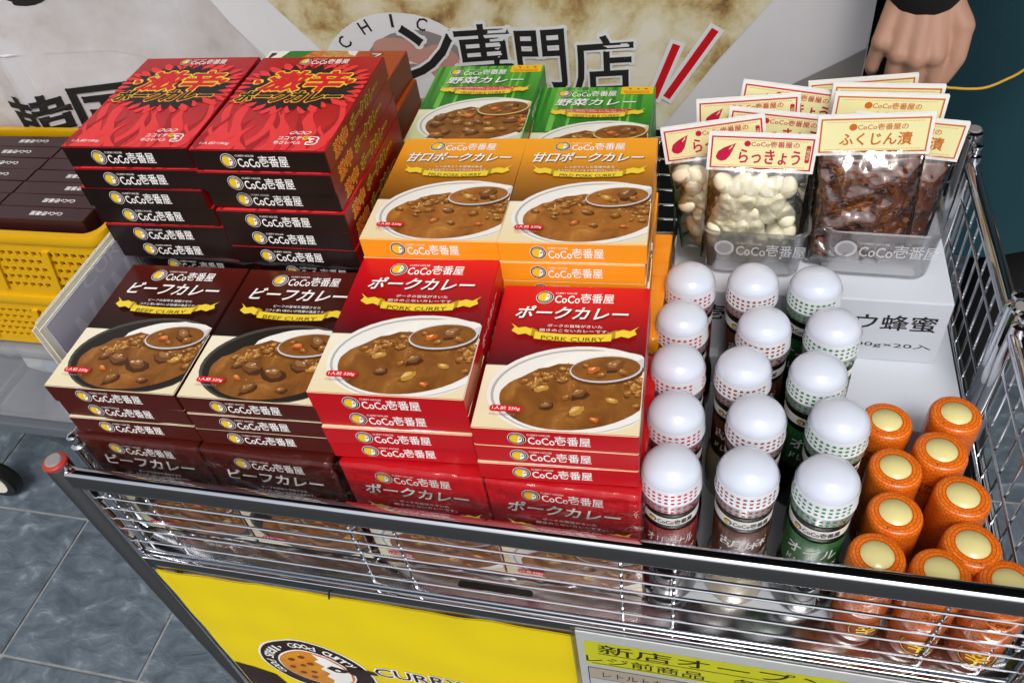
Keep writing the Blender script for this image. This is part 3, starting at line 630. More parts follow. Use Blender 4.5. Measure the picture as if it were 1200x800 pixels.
# wide brown-orange boxes behind the hot stack
SW, SD, ST = .186, .118, .036
ramp_mat('spice_top', 0, [(0, '#f1eee6'), (.655, '#f3f0ea'), (.66, '#b4501e'), (1, '#a8481a')], -SW / 2, SW / 2); mat('spice_side', '#7a3a1c', .35, var=.06)
p = Print(TOP(SW, SD, ST)); p.text('スパイスカレー', .815 * SW, .80 * SD, .16 * SW, .011, 'ink_white', 1, .04, .2, outline='ink_brown', ow=.09) if False else p.text('ス', .80 * SW, .87 * SD, .016, .014, 'ink_white', 1, .05, .2, outline='ink_brown', ow=.09)
p.clip = (.001, SW - .001, .001, SD - .001)
p.ell(.26 * SW, .80 * SD, .028, .030, 'ink_green', 1, jit=.08); p.ell(.40 * SW, .80 * SD, .022, .024, 'carrot', 2); p.ell(.52 * SW, .82 * SD, .020, .026, 'potato', 3, .3); p.ell(.60 * SW, .74 * SD, .018, .02, 'potato', 3, -.2); p.pill(.03 * SW, .07 * SW, .84 * SD, .95 * SD, .001, 'ink_brown', 1); p.poly([(.0, .3 * SD), (.16 * SW, .98 * SD), (.10 * SW, .98 * SD), (0, .7 * SD)], 'ink_white', 4)
spm = carton(SW, SD, ST, 'spice_top', 'spice_side', 'spice_side', 'spice_box'); spp = p.b.mesh('spice_print')
b = MB(); b.box(-.585 + .014, -.366, .746, .894, F, .8795, 'carton_brown', .002); b.build('shipping_carton', label='plain brown shipping carton under the wide spice curry boxes', cat='carton')
for k in range(3):
    o = link('spice_curry_box', spm, None, (-.4815 + (.006 if k == 1 else .012 if k == 0 else 0), .838 - (.004 if k < 2 else 0), .8800 + k * (ST + .0002)), (0, 0, R(1.2 - k)), label=f'wide orange brown spice curry box behind extra hot stack, {ORD[2 - k]}', cat='curry box', group='spice curry boxes'); part('lid_print', spp, o)

# ------------------------------------------------------------------ dressing bottles
def CYL(r): return lambda u, v, h: ((r + h) * math.sin(u / r), -(r + h) * math.cos(u / r), v)
def bottle_meshes(tone, liquid, t1, t2):
    d = {}
    b = MB(); b.lathe([(.023, 0), (.0262, .0025), (.0268, .006), (.0268, .048), (.0258, .056), (.0234, .066), (.0226, .070), (.0226, .138), (.0205, .146)], liquid, 32); d['glass_body'] = b.mesh('glass_body', True)
    b = MB(); r = .0234; b.lathe([(r - .0008, .066), (r, .0662), (r, .1195), (r, .1197)], 'label_' + tone, 40, capb=False, capt=False); b.lathe([(r - .0006, .1197), (r - .0004, .1199), (r - .0004, .1262), (r - .0004, .1264)], 'ink_black', 40, capb=False, capt=False); d['label'] = b.mesh('label', True)
    p = Print(CYL(.0234))
    p.b.lathe([(.0234, .1266), (.0234, .1372)], 'ink_white', 40, capb=False, capt=False)
    p.mp = CYL(.0235); p.emblem(-.0165, .1318, .0038, 0); p.text('CoCo壱番屋', .003, .1318, .030, .0064, 'ink_black', 0, .04)
    p.mp = CYL(.0234); p.text(t1, -.001, .1010, .042, .0135, 'ink_white', 0, .03, .1); p.text(t2, .001, .0820, .044, .0105, 'ink_white', 0, .02, .1)
    for i in range(-6, 7):
        for j in range(3): p.rect(i * .0042, i * .0042 + .0022, .1105 + j * .0028, .1111 + j * .0028, 'ink_grey', 0)
    p.rect(.0285, .0495, .067, .119, 'ink_white', 0)
    for i in range(8): p.rect(.0300, .0300 + random.uniform(.009, .018), .071 + i * .0060, .0735 + i * .0060, 'ink_grey', 1)
    d['label_print'] = p.b.mesh('label_print_' + tone)
    b = MB(); b.lathe([(.0226, .1372), (.0232, .1374), (.0232, .1478)], 'ink_black', 36); d['neck_ring'] = b.mesh('neck_ring', True)
    prof = [(.0234, .1465), (.0240, .1475), (.0240, .1715), (.0238, .1725)] + [(.0238 * math.cos(R(a)), .1725 + .0178 * math.sin(R(a))) for a in range(6, 90, 7)]
    b = MB(); b.lathe(prof + [(0.0001, .1903)], 'cap_white', 40); d['cap'] = b.mesh('cap', True)
    b = MB(); b.lathe([(.0236, .1450), (.0245, .1460), (.0245, .1560), (.0251, .1568), (.0251, .1578), (.0244, .1586), (.0243, .1735), (.0238, .1748)], 'band_film', 40, capb=False, capt=False); d['film_band'] = b.mesh('film_band', True)
    p = Print(CYL(.0247)); n = 30
    for j in range(5):
        for i in range(n):
            if i in (20, 21): continue
            u = 2 * math.pi * .0247 * i / n - math.pi * .0247; p.mp = CYL(.02445 if j > 1 else .0247); p.pill(u - .0014, u + .0014, (.1482, .1532, .1606, .1656, .1706)[j] - .0012, (.1482, .1532, .1606, .1656, .1706)[j] + .0012, .0008, 'dot_' + tone, 0)
    p.mp = CYL(.0254); p.poly([(.0165, .1535), (.0195, .1535), (.0180, .1485)], 'ink_black', 2) ; d['film_dots'] = p.b.mesh('film_dots_' + tone)
    return d
BOT = {'red': bottle_meshes('red', 'dark_glass', 'オリジナル', 'ドレッシング'), 'brown': bottle_meshes('brown', 'cream_glass', '胡麻', 'ドレッシング'), 'green': bottle_meshes('green', 'dark_glass', 'オイル', 'ドレッシング')}  # dressings
RC = [[(809, 332)]]
k_ = .564 / .607
BP = dict(red=[(-.028, .665), (-.032, .606), (-.031, .545), (-.028, .485), (-.027, .424)], brown=[(.036, .668), (.048, .604), (.030, .547), (.043, .489), (.037, .429)], green=[(.098, .668), (.113, .608), (.097, .548), (.113, .493), (.101, .429)])
OB = ['farthest from the front rail', 'fourth from the front rail', 'third from the front rail', 'second from the front rail', 'closest to the front rail']
for tone, pts in BP.items():
    for i, (x, y) in enumerate(pts):
        o = empty('dressing_bottle', (x * k_, y * k_, F), (0, 0, R(random.uniform(-14, 14) + (-6 if tone == 'red' else 4))), label=f'white domed dressing bottle with {tone} label, {OB[i]}', cat='bottle', group='dressing bottles')
        for nm in ('glass_body', 'label', 'neck_ring', 'cap', 'film_band'):
            q = part(nm, BOT[tone][nm], o)
            if nm == 'label': part('label_print', BOT[tone]['label_print'], q)
            if nm == 'film_band': part('film_dots', BOT[tone]['film_dots'], q)

# ------------------------------------------------------------------ orange spice jars
r_ = .0222
b = MB(); b.lathe([(.019, 0), (.0205, .002), (.0208, .006), (.0208, .050)], 'amber', 28); J_glass = b.mesh('jar_glass', True)
b = MB(); b.lathe([(.0208, .046), (r_ - .0006, .048), (r_, .050), (r_, .107), (r_ - .0004, .1108), (r_ - .0015, .1135), (r_ - .0035, .1148), (.0128, .1150)], 'jar_orange', 36, uv=True, capb=False, capt=False); J_paper = b.mesh('paper_wrap', True)
b = MB(); b.lathe([(.0130, .1140), (.0128, .1146), (.0, .1144)], 'lid_cream', 28, capb=False); J_lid = b.mesh('lid_disc', True)
p = Print(CYL(.0209)); p.pill(-.016, .016, .010, .040, .012, 'ink_black', 0); p.pill(-.0148, .0148, .0115, .0385, .0112, 'ink_gold', 1); p.pill(-.0138, .0138, .0125, .0375, .0108, 'ink_black', 2); p.text('辛', 0, .025, .017, .018, 'ink_gold', 3, .06); J_emb = p.b.mesh('emblem')
p = Print(CYL(r_ + .0002)); p.text('とび辛', .0, .088, .016, .0058, 'ink_black', 0, .03); p.text('スパイス', .001, .079, .018, .0056, 'ink_black', 0, .03); J_txt = p.b.mesh('jar_print')
p = Print(lambda u, v, h: (u, v, .1146 + h)); p.text('T', .0, -.0172, .0026, .0028, 'ink_black', 1, .04); J_t = p.b.mesh('top_mark')
JL = ['in the row along the bottles, fourth from the front rail', 'in the row along the side panel, nearest the white carton', 'between the two jar rows, second from the white carton', 'in the row along the bottles, third from the front rail', 'in the row along the bottles, second from the front rail', 'in the row along the side panel, third from the front rail', 'in the row along the side panel, second from the front rail', 'at the front rail, next to the green label bottle', 'at the front rail, middle one of three', 'at the front rail, tucked into the side panel corner']
for i, (x, y) in enumerate([(.157, .515), (.216, .530), (.199, .487), (.160, .464), (.156, .418), (.210, .442), (.211, .396), (.139, .376), (.185, .3685), (.2325, .3655)]):
    s_ = .618 / .62
    o = empty('spice_jar', (x * s_, y * s_, F), (0, 0, R(random.uniform(-50, 50))), label='orange spice jar ' + JL[i], cat='jar', group='orange spice jars')
    gl = part('jar_glass', J_glass, o); part('emblem', J_emb, gl); pw = part('paper_wrap', J_paper, o); part('jar_print', J_txt, pw); part('top_mark', J_t, pw); part('lid_disc', J_lid, o)

# ------------------------------------------------------------------ white cartons
b = MB(); b.box(.130, .246, .560, .900, F + .0002, .760, 'carton_white', .0015); o = b.build('white_carton', label='low white carton behind the orange jars', cat='carton')
b = MB(); b.box(-.010, .1285, .640, .900, F + .0002, .760, 'carton_white', .0015); o2 = b.build('white_carton', label='white carton under the lettered carton, behind the dressing bottles', cat='carton')
b = MB(); b.box(-.014, .226, .652, .800, .7602, .846, 'carton_white', .0016); o = b.build('white_carton', label='white carton with black lettering carrying the clear tubs', cat='carton')
for _t, _x, _z, _w, _h, _b in (('ウ蜂蜜', .178, .8165, .076, .021, .04), ('100g×20入', .178, .7835, .080, .0085, .02), ('壱', -.001, .8165, .020, .021, .04)):
    p = Print(lambda u, v, h: (u, .652 - h, v)); p.text(_t, _x, _z, _w, _h, 'ink_black', 0, _b); part('carton_print', p.b.mesh('carton_print'), o)
b = MB()
b.add([(-.050, .72, .800), (-.016, .72, .800), (-.016, .86, .846), (-.050, .86, .840), (-.050, .72, .798), (-.016, .72, .798), (-.016, .86, .844), (-.050, .86, .838)], [(0, 1, 2, 3), (4, 7, 6, 5), (0, 4, 5, 1), (1, 5, 6, 2), (2, 6, 7, 3), (3, 7, 4, 0)], 'carton_white'); part('flap', b.mesh('flap'), o)

# ------------------------------------------------------------------ clear tubs with pickle bags
def tub(loc, yaw, w_, d_, h_, label):
    o = empty('clear_tub', loc, (0, 0, R(yaw)), label=label, cat='tub', group='clear tubs'); b = MB()
    def ring(w, d, z, r=.016, n=6):
        q = []
        for cx, cy, a in ((w / 2 - r, d / 2 - r, 0), (-w / 2 + r, d / 2 - r, 90), (-w / 2 + r, -d / 2 + r, 180), (w / 2 - r, -d / 2 + r, 270)):
            for k in range(n + 1): q.append((cx + r * math.cos(R(a + 90 * k / n)), cy + r * math.sin(R(a + 90 * k / n)), z))
        return q
    rings = [ring(w_ - .014, d_ - .014, .002), ring(w_ - .010, d_ - .010, .0005), ring(w_ - .008, d_ - .008, .004), ring(w_ - .002, d_ - .002, h_ - .002), ring(w_ + .004, d_ + .004, h_), ring(w_ + .004, d_ + .004, h_ + .002), ring(w_ - .002, d_ - .002, h_ + .002), ring(w_ - .004, d_ - .004, h_ - .002), ring(w_ - .010, d_ - .010, .005), ring(w_ - .014, d_ - .014, .0035)]
    n = len(rings[0])
    for q in rings: b.v += q
    for i in range(len(rings) - 1):
        for k in range(n): b.face((i * n + k, i * n + (k + 1) % n, (i + 1) * n + (k + 1) % n, (i + 1) * n + k), 'tub_clear')
    b.face(list(reversed(range(n))), 'tub_clear'); b.face([(len(rings) - 1) * n + k for k in range(n)], 'tub_clear')
    q = part('tub_wall', b.mesh('tub_wall', 'auto'), o)
    p = Print(lambda u, v, h: (u, -(d_ - .008) / 2 - .003 * v / h_ * 1.1 - .0004 - h, v)); p.logo(.006, h_ * .66, w_ * .86, 0, 'tub_ink', 'tub_ink_dim', False); p.ell(.006 - w_ * .33, h_ * .66, w_ * .095, w_ * .095, 'tub_ink', 0); p.ell(.006 - w_ * .33, h_ * .66, w_ * .07, w_ * .07, 'tub_ink_dim', 1); part('tub_print', p.b.mesh('tub_print'), q)
    return o
film('tub_ink', .05, (.95, .95, .96), .3, 8, .0, .3, milky=.5); film('tub_ink_dim', .02, (.9, .9, .9), .3, 8, 0, .3, milky=.15)
ZC = .8462
tub((.034, .728, ZC), -2, .104, .108, .058, 'clear plastic tub holding white pickled onion bags'); tub((.154, .735, ZC), -2, .112, .108, .058, 'clear plastic tub holding brown pickle relish bags')
def pouch(w_, h_, t_, mt, amp, seed, nx=44, ny=56, inset=0):
    """pillow pouch standing on z=0, faces -y/+y"""
    b = MB(); b.smooth = True; v = {}
    for s in (-1, 1):
        for j in range(ny + 1):
            for i in range(nx + 1):
                u, q = i / nx * 2 - 1, j / ny; e = (1 - abs(u) ** 3.5) * min(1, (q / .10)) ** .6 * min(1, (1 - q) / .22) ** .8
                x = u * w_ / 2; z = q * h_; nz_ = (1 - 2.6 * abs(noise.noise(Vector((x * 42 + z * 18 + seed, s * 3, z * 34 - x * 12))))) * .8 + (.6 - 2 * abs(noise.noise(Vector((x * 95 + z * 60, seed + s, z * 75 - x * 30))))) * .45
                ed = i in (0, nx) or j in (0, ny)
                y = 0 if ed else s * (t_ / 2 * e + .0006) + s * amp * nz_ * min(1, e * 1.5)
                if ed and s == 1: v[(s, i, j)] = v[(-1, i, j)]; continue
                v[(s, i, j)] = len(b.v); b.v.append((x, y, z))
        for j in range(ny):
            for i in range(nx):
                f = (v[(s, i, j)], v[(s, i + 1, j)], v[(s, i + 1, j + 1)], v[(s, i, j + 1)]); b.face(f if s == -1 else f[::-1], mt)
    return b
CW, CH = .100, .040
def card_print(kd):
    red = kd == 'rakkyo'; ink = 'card_red' if red else 'card_orange'; p = Print(lambda u, v, h: (u - CW / 2, -.0006 - h, v))
    p.rect(.003, CW - .003, .003, CH - .003, ink, 0); p.rect(.0045, CW - .0045, .0045, CH - .0045, 'card_yellow', 1)
    for i in range(40):
        x = .008 + i * (CW - .016) / 40
        for y in (.0062, CH - .0066): p.rect(x, x + .0011, y, y + .0005, ink, 2)
    if red:
        p.poly([(.008 + a, .011 + c) for a, c in ((0, .004), (.002, .001), (.006, -.0005), (.010, .001), (.0135, .006), (.0155, .012), (.018, .0195), (.016, .0180), (.012, .0165), (.007, .014), (.002, .010))], ink, 2)
        for k in range(3): p.poly([(.0195 + k * .0012, .0235 + k * .001), (.0235, .0285), (.0202 + k * .0012, .0232 + k * .001)], 'card_yellow', 3)
        p.text('CoCo壱番屋の', .062, .0300, .044, .0058, ink, 2, .03); p.ell(.0365, .0300, .0030, .0030, ink, 2); p.text('らっきょう', .058, .0165, .056, .0150, ink, 2, .05); p.pill(.0905, .0945, .012, .030, .001, ink, 2); p.text('甘酢', .0925, .021, .0028, .012, 'card_yellow', 3)
    else:
        p.text('CoCo壱番屋の', .057, .0285, .043, .0062, ink, 2, .03); p.ell(.0315, .0285, .0034, .0034, ink, 2); p.text('ふくじん漬', .052, .0165, .062, .0125, ink, 2, .05)
    return p.b.mesh('card_print_' + kd)
b = MB(); b.box(-CW / 2, CW / 2, -.0006, .0006, 0, CH, 'card_white', .0003); CARD = b.mesh('header_card'); CP = {k: card_print(k) for k in ('rakkyo', 'fukujin')}
bulb = MB(); bulb.lathe([(.0004, -.0135), (.0045, -.0125), (.0082, -.008), (.0096, -.001), (.0086, .005), (.0058, .0105), (.003, .0135), (.0012, .0150)], 'pickle', 16); BULB = bulb.mesh('pickled_onion', True)
bh, bw = .128, .096
rh = .114
RK = pouch(bw, rh, .030, 'bag_film', .0036, 3).mesh('bag_rakkyo'); FK = pouch(bw, bh, .027, 'bag_film', .0055, 11).mesh('bag_fukujin')
FKI = pouch(bw * .92, bh * .90, .0235, 'fukujin', .0016, 11).mesh('relish_core')
def chips():
    b = MB(); rnd = random.Random(5)
    for k in range(420):
        u, q = rnd.uniform(-.92, .92), rnd.uniform(.04, .92); e = (1 - abs(u) ** 3.5) * min(1, (q / .10)) ** .6 * min(1, (1 - q) / .22) ** .8
        c = Vector((u * bw * .45, -.0113 * e - .0002, q * bh * .90 + .002)); s = Vector((rnd.uniform(.005, .010), rnd.uniform(.001, .002), rnd.uniform(.004, .008)))
        m_ = Matrix.Translation(c) @ Matrix.Rotation(rnd.uniform(-.5, .5), 4, 'X') @ Matrix.Rotation(rnd.uniform(0, 3), 4, 'Y')
        b.add([m_ @ Vector((x * s.x, y * s.y, z * s.z)) for z in (-.5, .5) for y in (-.5, .5) for x in (-.5, .5)], [(0, 2, 3, 1), (4, 5, 7, 6), (0, 1, 5, 4), (1, 3, 7, 5), (3, 2, 6, 7), (2, 0, 4, 6)], rnd.choice(['fukujin', 'fukujin_light', 'fukujin', 'fukujin_dark']))
    return b.mesh('relish_chips')
CHIP = chips()
def bag(kd, loc, lean, roll, yaw, label, full=True):
    o = empty('pickle_bag', loc, (R(lean), R(roll), R(yaw)), label=label, cat='pickle bag', group=('white onion' if kd == 'rakkyo' else 'brown relish') + ' bags')
    part('film', RK if kd == 'rakkyo' else FK, o)
    hh = rh if kd == 'rakkyo' else bh; c = part('header_card', CARD, o, (0, -.0015, hh - .007)); part('card_print', CP[kd], c)
    c2 = part('header_card', CARD, o, (0, .0015, hh - .007))
    if kd == 'rakkyo':
        rnd = random.Random(int(loc[0] * 1e4 + loc[1] * 1e4))
        if full:
            for j in range(6):
                for i in range(6):
                    x = -.038 + .0150 * i + (.007 if j % 2 else 0) + rnd.uniform(-.003, .003); z = .014 + .0155 * j + rnd.uniform(-.003, .003)
                    if abs(x) > .0355: continue
                    part('pickled_onion', BULB, o, (x, -.003 + rnd.uniform(-.002, .001), z), (rnd.uniform(-.7, .7), rnd.uniform(-1.2, 1.2), rnd.uniform(0, 6)))
    else:
        q = part('relish', FKI, o, (0, 0, .003))
        if full: c = part('relish_pieces', CHIP, q, kind='stuff')
    return o
z0 = ZC + .006
bag('rakkyo', (.028, .696, z0), -5, 1.5, 0, 'white pickled onion bag with red header card, foremost in its tub')
bag('rakkyo', (.006, .722, z0), -4, -9, 2, 'white pickled onion bag tilted beside the foremost onion bag')
bag('rakkyo', (.036, .738, z0), -4, 5, -2, 'white pickled onion bag just behind the foremost onion bag', False)
bag('rakkyo', (.024, .756, z0 + .004), -5, -3, 3, 'white pickled onion bag near the back of its tub', False)
bag('rakkyo', (.046, .767, z0 + .010), -5, 5, -6, 'white pickled onion bag rearmost in its tub', False)
bag('fukujin', (.135, .700, z0 + .002), -7, -2, 1, 'brown pickle relish bag with orange header card, foremost in its tub')
bag('fukujin', (.152, .722, z0 - .012), -6, 4, -3, 'brown pickle relish bag sitting low behind the foremost relish bag', False)
bag('fukujin', (.141, .742, z0 + .001), -5, 1.5, 0, 'brown pickle relish bag standing just above the foremost relish bag', False)
bag('fukujin', (.141, .760, z0 + .002), -4, 1, 0, 'brown pickle relish bag in the middle of the relish tub, standing tall', False)
bag('fukujin', (.134, .780, z0 - .002), -4, -4, 2, 'brown pickle relish bag rearmost in its tub, tilted', False)

# ------------------------------------------------------------------ flyers leaning at the left of the stacks
o = empty('flyer_stack', (-.592, .512, F + .04), (R(0), R(-1), R(1)), label='stack of pale printed flyers standing on edge beside the maroon boxes', cat='flyers')
xx = -.010
for k in range(4):
    t_ = random.uniform(.0012, .0024); dy, dz = random.uniform(-.006, .006), random.uniform(-.007, .004); b = MB(); b.box(xx, xx + t_, -.095 + dy, .098 + dy, 0, .215 + dz, 'paper', .0004); part('flyer', b.mesh('flyer'), o); xx += t_ + .0004
b = MB(); b.box(xx, xx + .0016, -.090, .098, 0, .212, 'paper_print'); q = part('flyer', b.mesh('flyer'), o)
p = Print(lambda u, v, h: (xx + .0016 + h, u, v)); p.text('NAND', .0, .165, .13, .05, 'paper_print_light', 0, .05, .2); p.text('CURRY', .02, .207, .10, .012, 'paper_print_light', 0, .03); part('flyer_print', p.b.mesh('flyer_print'), q)

# ------------------------------------------------------------------ yellow crates on a trolley
def crate(z0, h, label, yaw=0):
    o = empty('yellow_crate', (-1.02, .805, z0), (0, 0, R(yaw)), label=label, cat='crate', group='yellow crates'); hx, hy = .245, .122; t = .004
    b = MB(); b.box(-hx + .01, hx - .01, -hy + .01, hy - .01, 0, .005, 'crate_yellow', .001); part('base', b.mesh('base'), o)
    def wall(L, holes):
        """perforated panel in local x (length), z, thickness y 0..t"""
        b = MB(); n = int(L / .0125); zz0, zz1 = .012, h - .030; rows = max(2, int((zz1 - zz0) / .0125)); dx = L / n; dz = (zz1 - zz0) / rows
        b.box(-L / 2, L / 2, 0, t, 0, zz0, 'crate_yellow'); b.box(-L / 2, L / 2, 0, t, zz1, h - .012, 'crate_yellow')
        for i in range(n):
            for j in range(rows):
                x = -L / 2 + (i + .5) * dx; z = zz0 + (j + .5) * dz; off = len(b.v); a = dx * .30; c = dz * .28
                for y in (0, t): b.v += [(x - dx / 2, y, z - dz / 2), (x + dx / 2, y, z - dz / 2), (x + dx / 2, y, z + dz / 2), (x - dx / 2, y, z + dz / 2), (x - a, y, z - c), (x + a, y, z - c), (x + a, y, z + c), (x - a, y, z + c)]
                for k in range(4):
                    k2 = (k + 1) % 4; b.face((off + k, off + k2, off + 4 + k2, off + 4 + k), 'crate_yellow'); b.face((off + 8 + k, off + 12 + k, off + 12 + k2, off + 8 + k2), 'crate_yellow'); b.face((off + 4 + k, off + 4 + k2, off + 12 + k2, off + 12 + k), 'crate_yellow')
        for k in range(int(L / .09) + 1):       # slanted ribs
            x = -L / 2 + k * .09
            if x + .03 > L / 2: continue
            b.add([(x, -.004, .012), (x + .010, -.004, .012), (x + .030, -.004, h - .03), (x + .020, -.004, h - .03), (x, 0, .012), (x + .010, 0, .012), (x + .030, 0, h - .03), (x + .020, 0, h - .03)], [(0, 1, 2, 3), (0, 3, 7, 4), (1, 5, 6, 2), (3, 2, 6, 7), (0, 4, 5, 1)], 'crate_yellow')
        return b.mesh('side_wall')
    lw, sw = wall(2 * hx - .02, 1), wall(2 * hy - .02, 1)
    part('side_wall', lw, o, (0, -hy, 0)); part('side_wall', lw, o, (0, hy, 0), (0, 0, R(180))); part('side_wall', sw, o, (-hx, 0, 0), (0, 0, R(-90))); part('side_wall', sw, o, (hx, 0, 0), (0, 0, R(90)))
    b = MB()
    def rr(w, d, z, r=.022, n=6): return [(cx + r * math.cos(R(a + 90 * k / n)), cy + r * math.sin(R(a + 90 * k / n)), z) for cx, cy, a in ((w - r, d - r, 0), (-w + r, d - r, 90), (-w + r, -d + r, 180), (w - r, -d + r, 270)) for k in range(n + 1)]
    rs = [rr(hx - .003, hy - .003, h - .016), rr(hx + .004, hy + .004, h - .016), rr(hx + .006, hy + .006, h - .008), rr(hx + .004, hy + .004, h), rr(hx - .004, hy - .004, h), rr(hx - .006, hy - .006, h - .010), rr(hx - .003, hy - .003, h - .016)]
    n = len(rs[0])
    for q in rs: b.v += q
    for i in range(len(rs) - 1):
        for k in range(n): b.face((i * n + k, i * n + (k + 1) % n, (i + 1) * n + (k + 1) % n, (i + 1) * n + k), 'crate_yellow')
    part('rim', b.mesh('rim', 'auto'), o)
    return o
crate(.6285, .106, 'yellow perforated crate directly under the crate of maroon boxes'); crate(.735, .115, 'top yellow perforated crate holding rows of small maroon boxes')
p = Print(lambda u, v, h: (u, v, .122 + h)); p.text('CoCo壱番屋', 0, 0, .050, .0085, 'ink_white', 0, .03, rot=math.pi)
CBP = p.b.mesh('spine_print'); b = MB(); b.box(-.0755, .0755, -.0132, .0132, 0, .122, 'box_maroon', .0008); CB = b.mesh('maroon_box')
for c in range(3):
    for r in range(7):
        o = link('maroon_box', CB, None, (-1.174 + c * .154 + (r - 3) * .002, .709 + r * .0275, .7405), (0, 0, R(random.uniform(-.6, .6))), label='maroon retort box standing on edge in the top yellow crate', cat='box', group='maroon boxes in the yellow crate')
        if o: part('spine_print', CBP, o, (random.uniform(.0, .03), 0, 0))
# storage box and trolley
o = empty('storage_box', (-1.03, .80, .402), label='translucent grey storage box under the yellow crates', cat='storage box')
b = MB(); hx, hy = .25, .118
bm = bmesh.new(); bmesh.ops.create_cube(bm, size=1)
for q in bm.verts: k = .94 if q.co.z < 0 else 1; q.co = (q.co.x * 2 * hx * k, q.co.y * 2 * hy * k, (q.co.z + .5) * .195)
bmesh.ops.bevel(bm, geom=list(bm.edges), offset=.012, segments=3, affect='EDGES'); b.bm(bm, 'storage_clear'); part('tub_wall', b.mesh('tub_wall', 'auto'), o)
b = MB(); b.box(-hx - .012, hx + .012, -hy - .008, hy + .008, .196, .214, 'storage_clear', .005); b.box(-hx + .03, hx - .03, -hy + .02, hy - .02, .214, .2255, 'storage_clear', .004); part('lid', b.mesh('lid', 'auto'), o)
b = MB()
for k in range(9):
    bm = bmesh.new(); bmesh.ops.create_icosphere(bm, subdivisions=2, radius=random.uniform(.035, .055)); c = Vector((-.2 + .05 * k, random.uniform(-.04, .04), random.uniform(.065, .10)))
    for q in bm.verts: q.co = c + q.co * (1 + .35 * noise.noise(q.co * 30 + c * 9))
    b.bm(bm, random.choice(['carton_white', 'card_white', 'steel_paint']))
part('contents', b.mesh('contents', True), o)
o = empty('trolley', (-1.12, .82, 0), label='grey trolley carrying the storage box and crates', cat='trolley')
b = MB(); b.box(-.44, .345, -.14, .14, .375, .400, 'steel_paint', .003); part('deck', b.mesh('deck'), o)
for x in (-.41, .33):
    for y in (-.06, .11):
        b = MB(); b.box(x - .012, x + .012, y - .012, y + .012, .105, .375, 'steel_paint', .002); part('leg', b.mesh('leg'), o)
        mw = Matrix.Translation((x, y, .055)) @ Matrix.Rotation(R(90), 4, 'X'); b = MB(); bm = bmesh.new(); bmesh.ops.create_cone(bm, cap_ends=True, segments=24, radius1=.055, radius2=.055, depth=.03); bmesh.ops.bevel(bm, geom=list(bm.edges), offset=.006, segments=2, affect='EDGES'); b.bm(bm, 'black_plastic', mw)
        bm = bmesh.new(); bmesh.ops.create_cone(bm, cap_ends=True, segments=20, radius1=.034, radius2=.034, depth=.034); b.bm(bm, 'paper', mw); part('wheel', b.mesh('wheel', 'auto'), o)

# ------------------------------------------------------------------ yellow sign and price sheet
o = empty('yellow_sign', (-.158, .3335, .2475), label='yellow shop banner hanging on the cart front below the rail', cat='sign')
def sgn(x, z): return .0022 * noise.noise(Vector((x * 9, 0, z * 14))) + .0014 * noise.noise(Vector((x * 30, 4, z * 8)))
b = MB(); nx, nz_ = 90, 50; SX0, SX1, SZ0, SZ1 = -.568 + .158, .262 + .158, .0, .437
for i in range(nx + 1):
    for j in range(nz_ + 1): x = SX0 + (SX1 - SX0) * i / nx; z = SZ0 + (SZ1 - SZ0) * j / nz_; b.v.append((x, sgn(x, z), z))
o2 = len(b.v); b.v += [(x, y + .0015, z) for x, y, z in b.v]
for i in range(nx):
    for j in range(nz_): q = i * (nz_ + 1) + j; f = (q, q + nz_ + 1, q + nz_ + 2, q + 1); b.face(f, 'sign_yellow'); b.face([k + o2 for k in f[::-1]], 'sign_yellow')
sheet = part('cloth', b.mesh('cloth', True), o)
p = CutPrint(lambda u, v, h: (u + .158, sgn(u + .158, v - .25) - .0004 - h, v - .25)); p.step = .014; ex, ez, er = -.440, .480, .076
p.ell(ex, ez, er, er, 'ink_white', 0, n=48); p.ell(ex, ez, er * .965, er * .965, 'ink_brown', 1, n=48); p.ell(ex, ez, er * .66, er * .66, 'ink_white', 2, n=40); p.ell(ex, ez, er * .63, er * .63, 'ink_orange', 3, n=40)
noise_ramp('curry_orange', [(.3, '#c97b12'), (.6, '#dc9420')], 40); 
p.ell(ex - .001, ez, er * .61, er * .61, 'curry_orange', 4, n=40)
p.poly([(ex + er * a, ez + er * c) for a, c in ((.08, .61), (.16, .45), (.06, .36), (.20, .22), (.10, .10), (.22, -.05), (.12, -.2), (.2, -.35), (.1, -.6), (.35, -.5), (.55, -.25), (.61, .05), (.52, .34), (.3, .54))], 'ink_white', 5)
p.poly([(ex + er * a, ez + er * c) for a, c in ((.22, .18), (.34, .30), (.50, .26), (.66, .20), (.52, .10), (.36, .06))], 'ink_brown', 6); p.ell(ex + er * .42, ez + er * .17, er * .05, er * .04, 'ink_white', 7, n=8)
for a, c, r in ((-.35, .3, .05), (-.15, .42, .05), (-.42, 0, .045), (-.2, .12, .045), (-.3, -.2, .05), (-.05, .22, .05), (-.08, -.1, .045), (-.15, -.35, .05)): p.ell(ex + er * a, ez + er * c, er * r * 1.3, er * r, 'spice_side', 6, .3, 10)
def ring_text(body, r, a_start, a_end, ht):
    for i, ch in enumerate(body):
        if ch == ' ': continue
        a = R(a_start + (a_end - a_start) * i / (len(body) - 1)); p.text(ch, ex + r * math.cos(a), ez + r * math.sin(a), ht * (.35 if ch in ',.l' else .75), ht * (.4 if ch in ',.' else 1), 'ink_white', 3, .02, rot=a - math.pi / 2)
ring_text('Good smell, Good curry', er * .81, 205, 30, er * .16)
p.poly([(ex + er * a, ez + er * c) for a, c in ((.58, .40), (1.10, .30), (1.12, .22), (.98, .2), (.86, -.1), (.62, .05))], 'ink_brown', 4)
p.text('CURRY HOUSE', -.244, .5090, .225, .022, 'ink_brown', 2, .02, outline='ink_white', ow=.08)
p.text('CoCo壱番屋', -.180, .440, .36, .095, 'ink_brown', 2, .04, outline='ink_white', ow=.03)
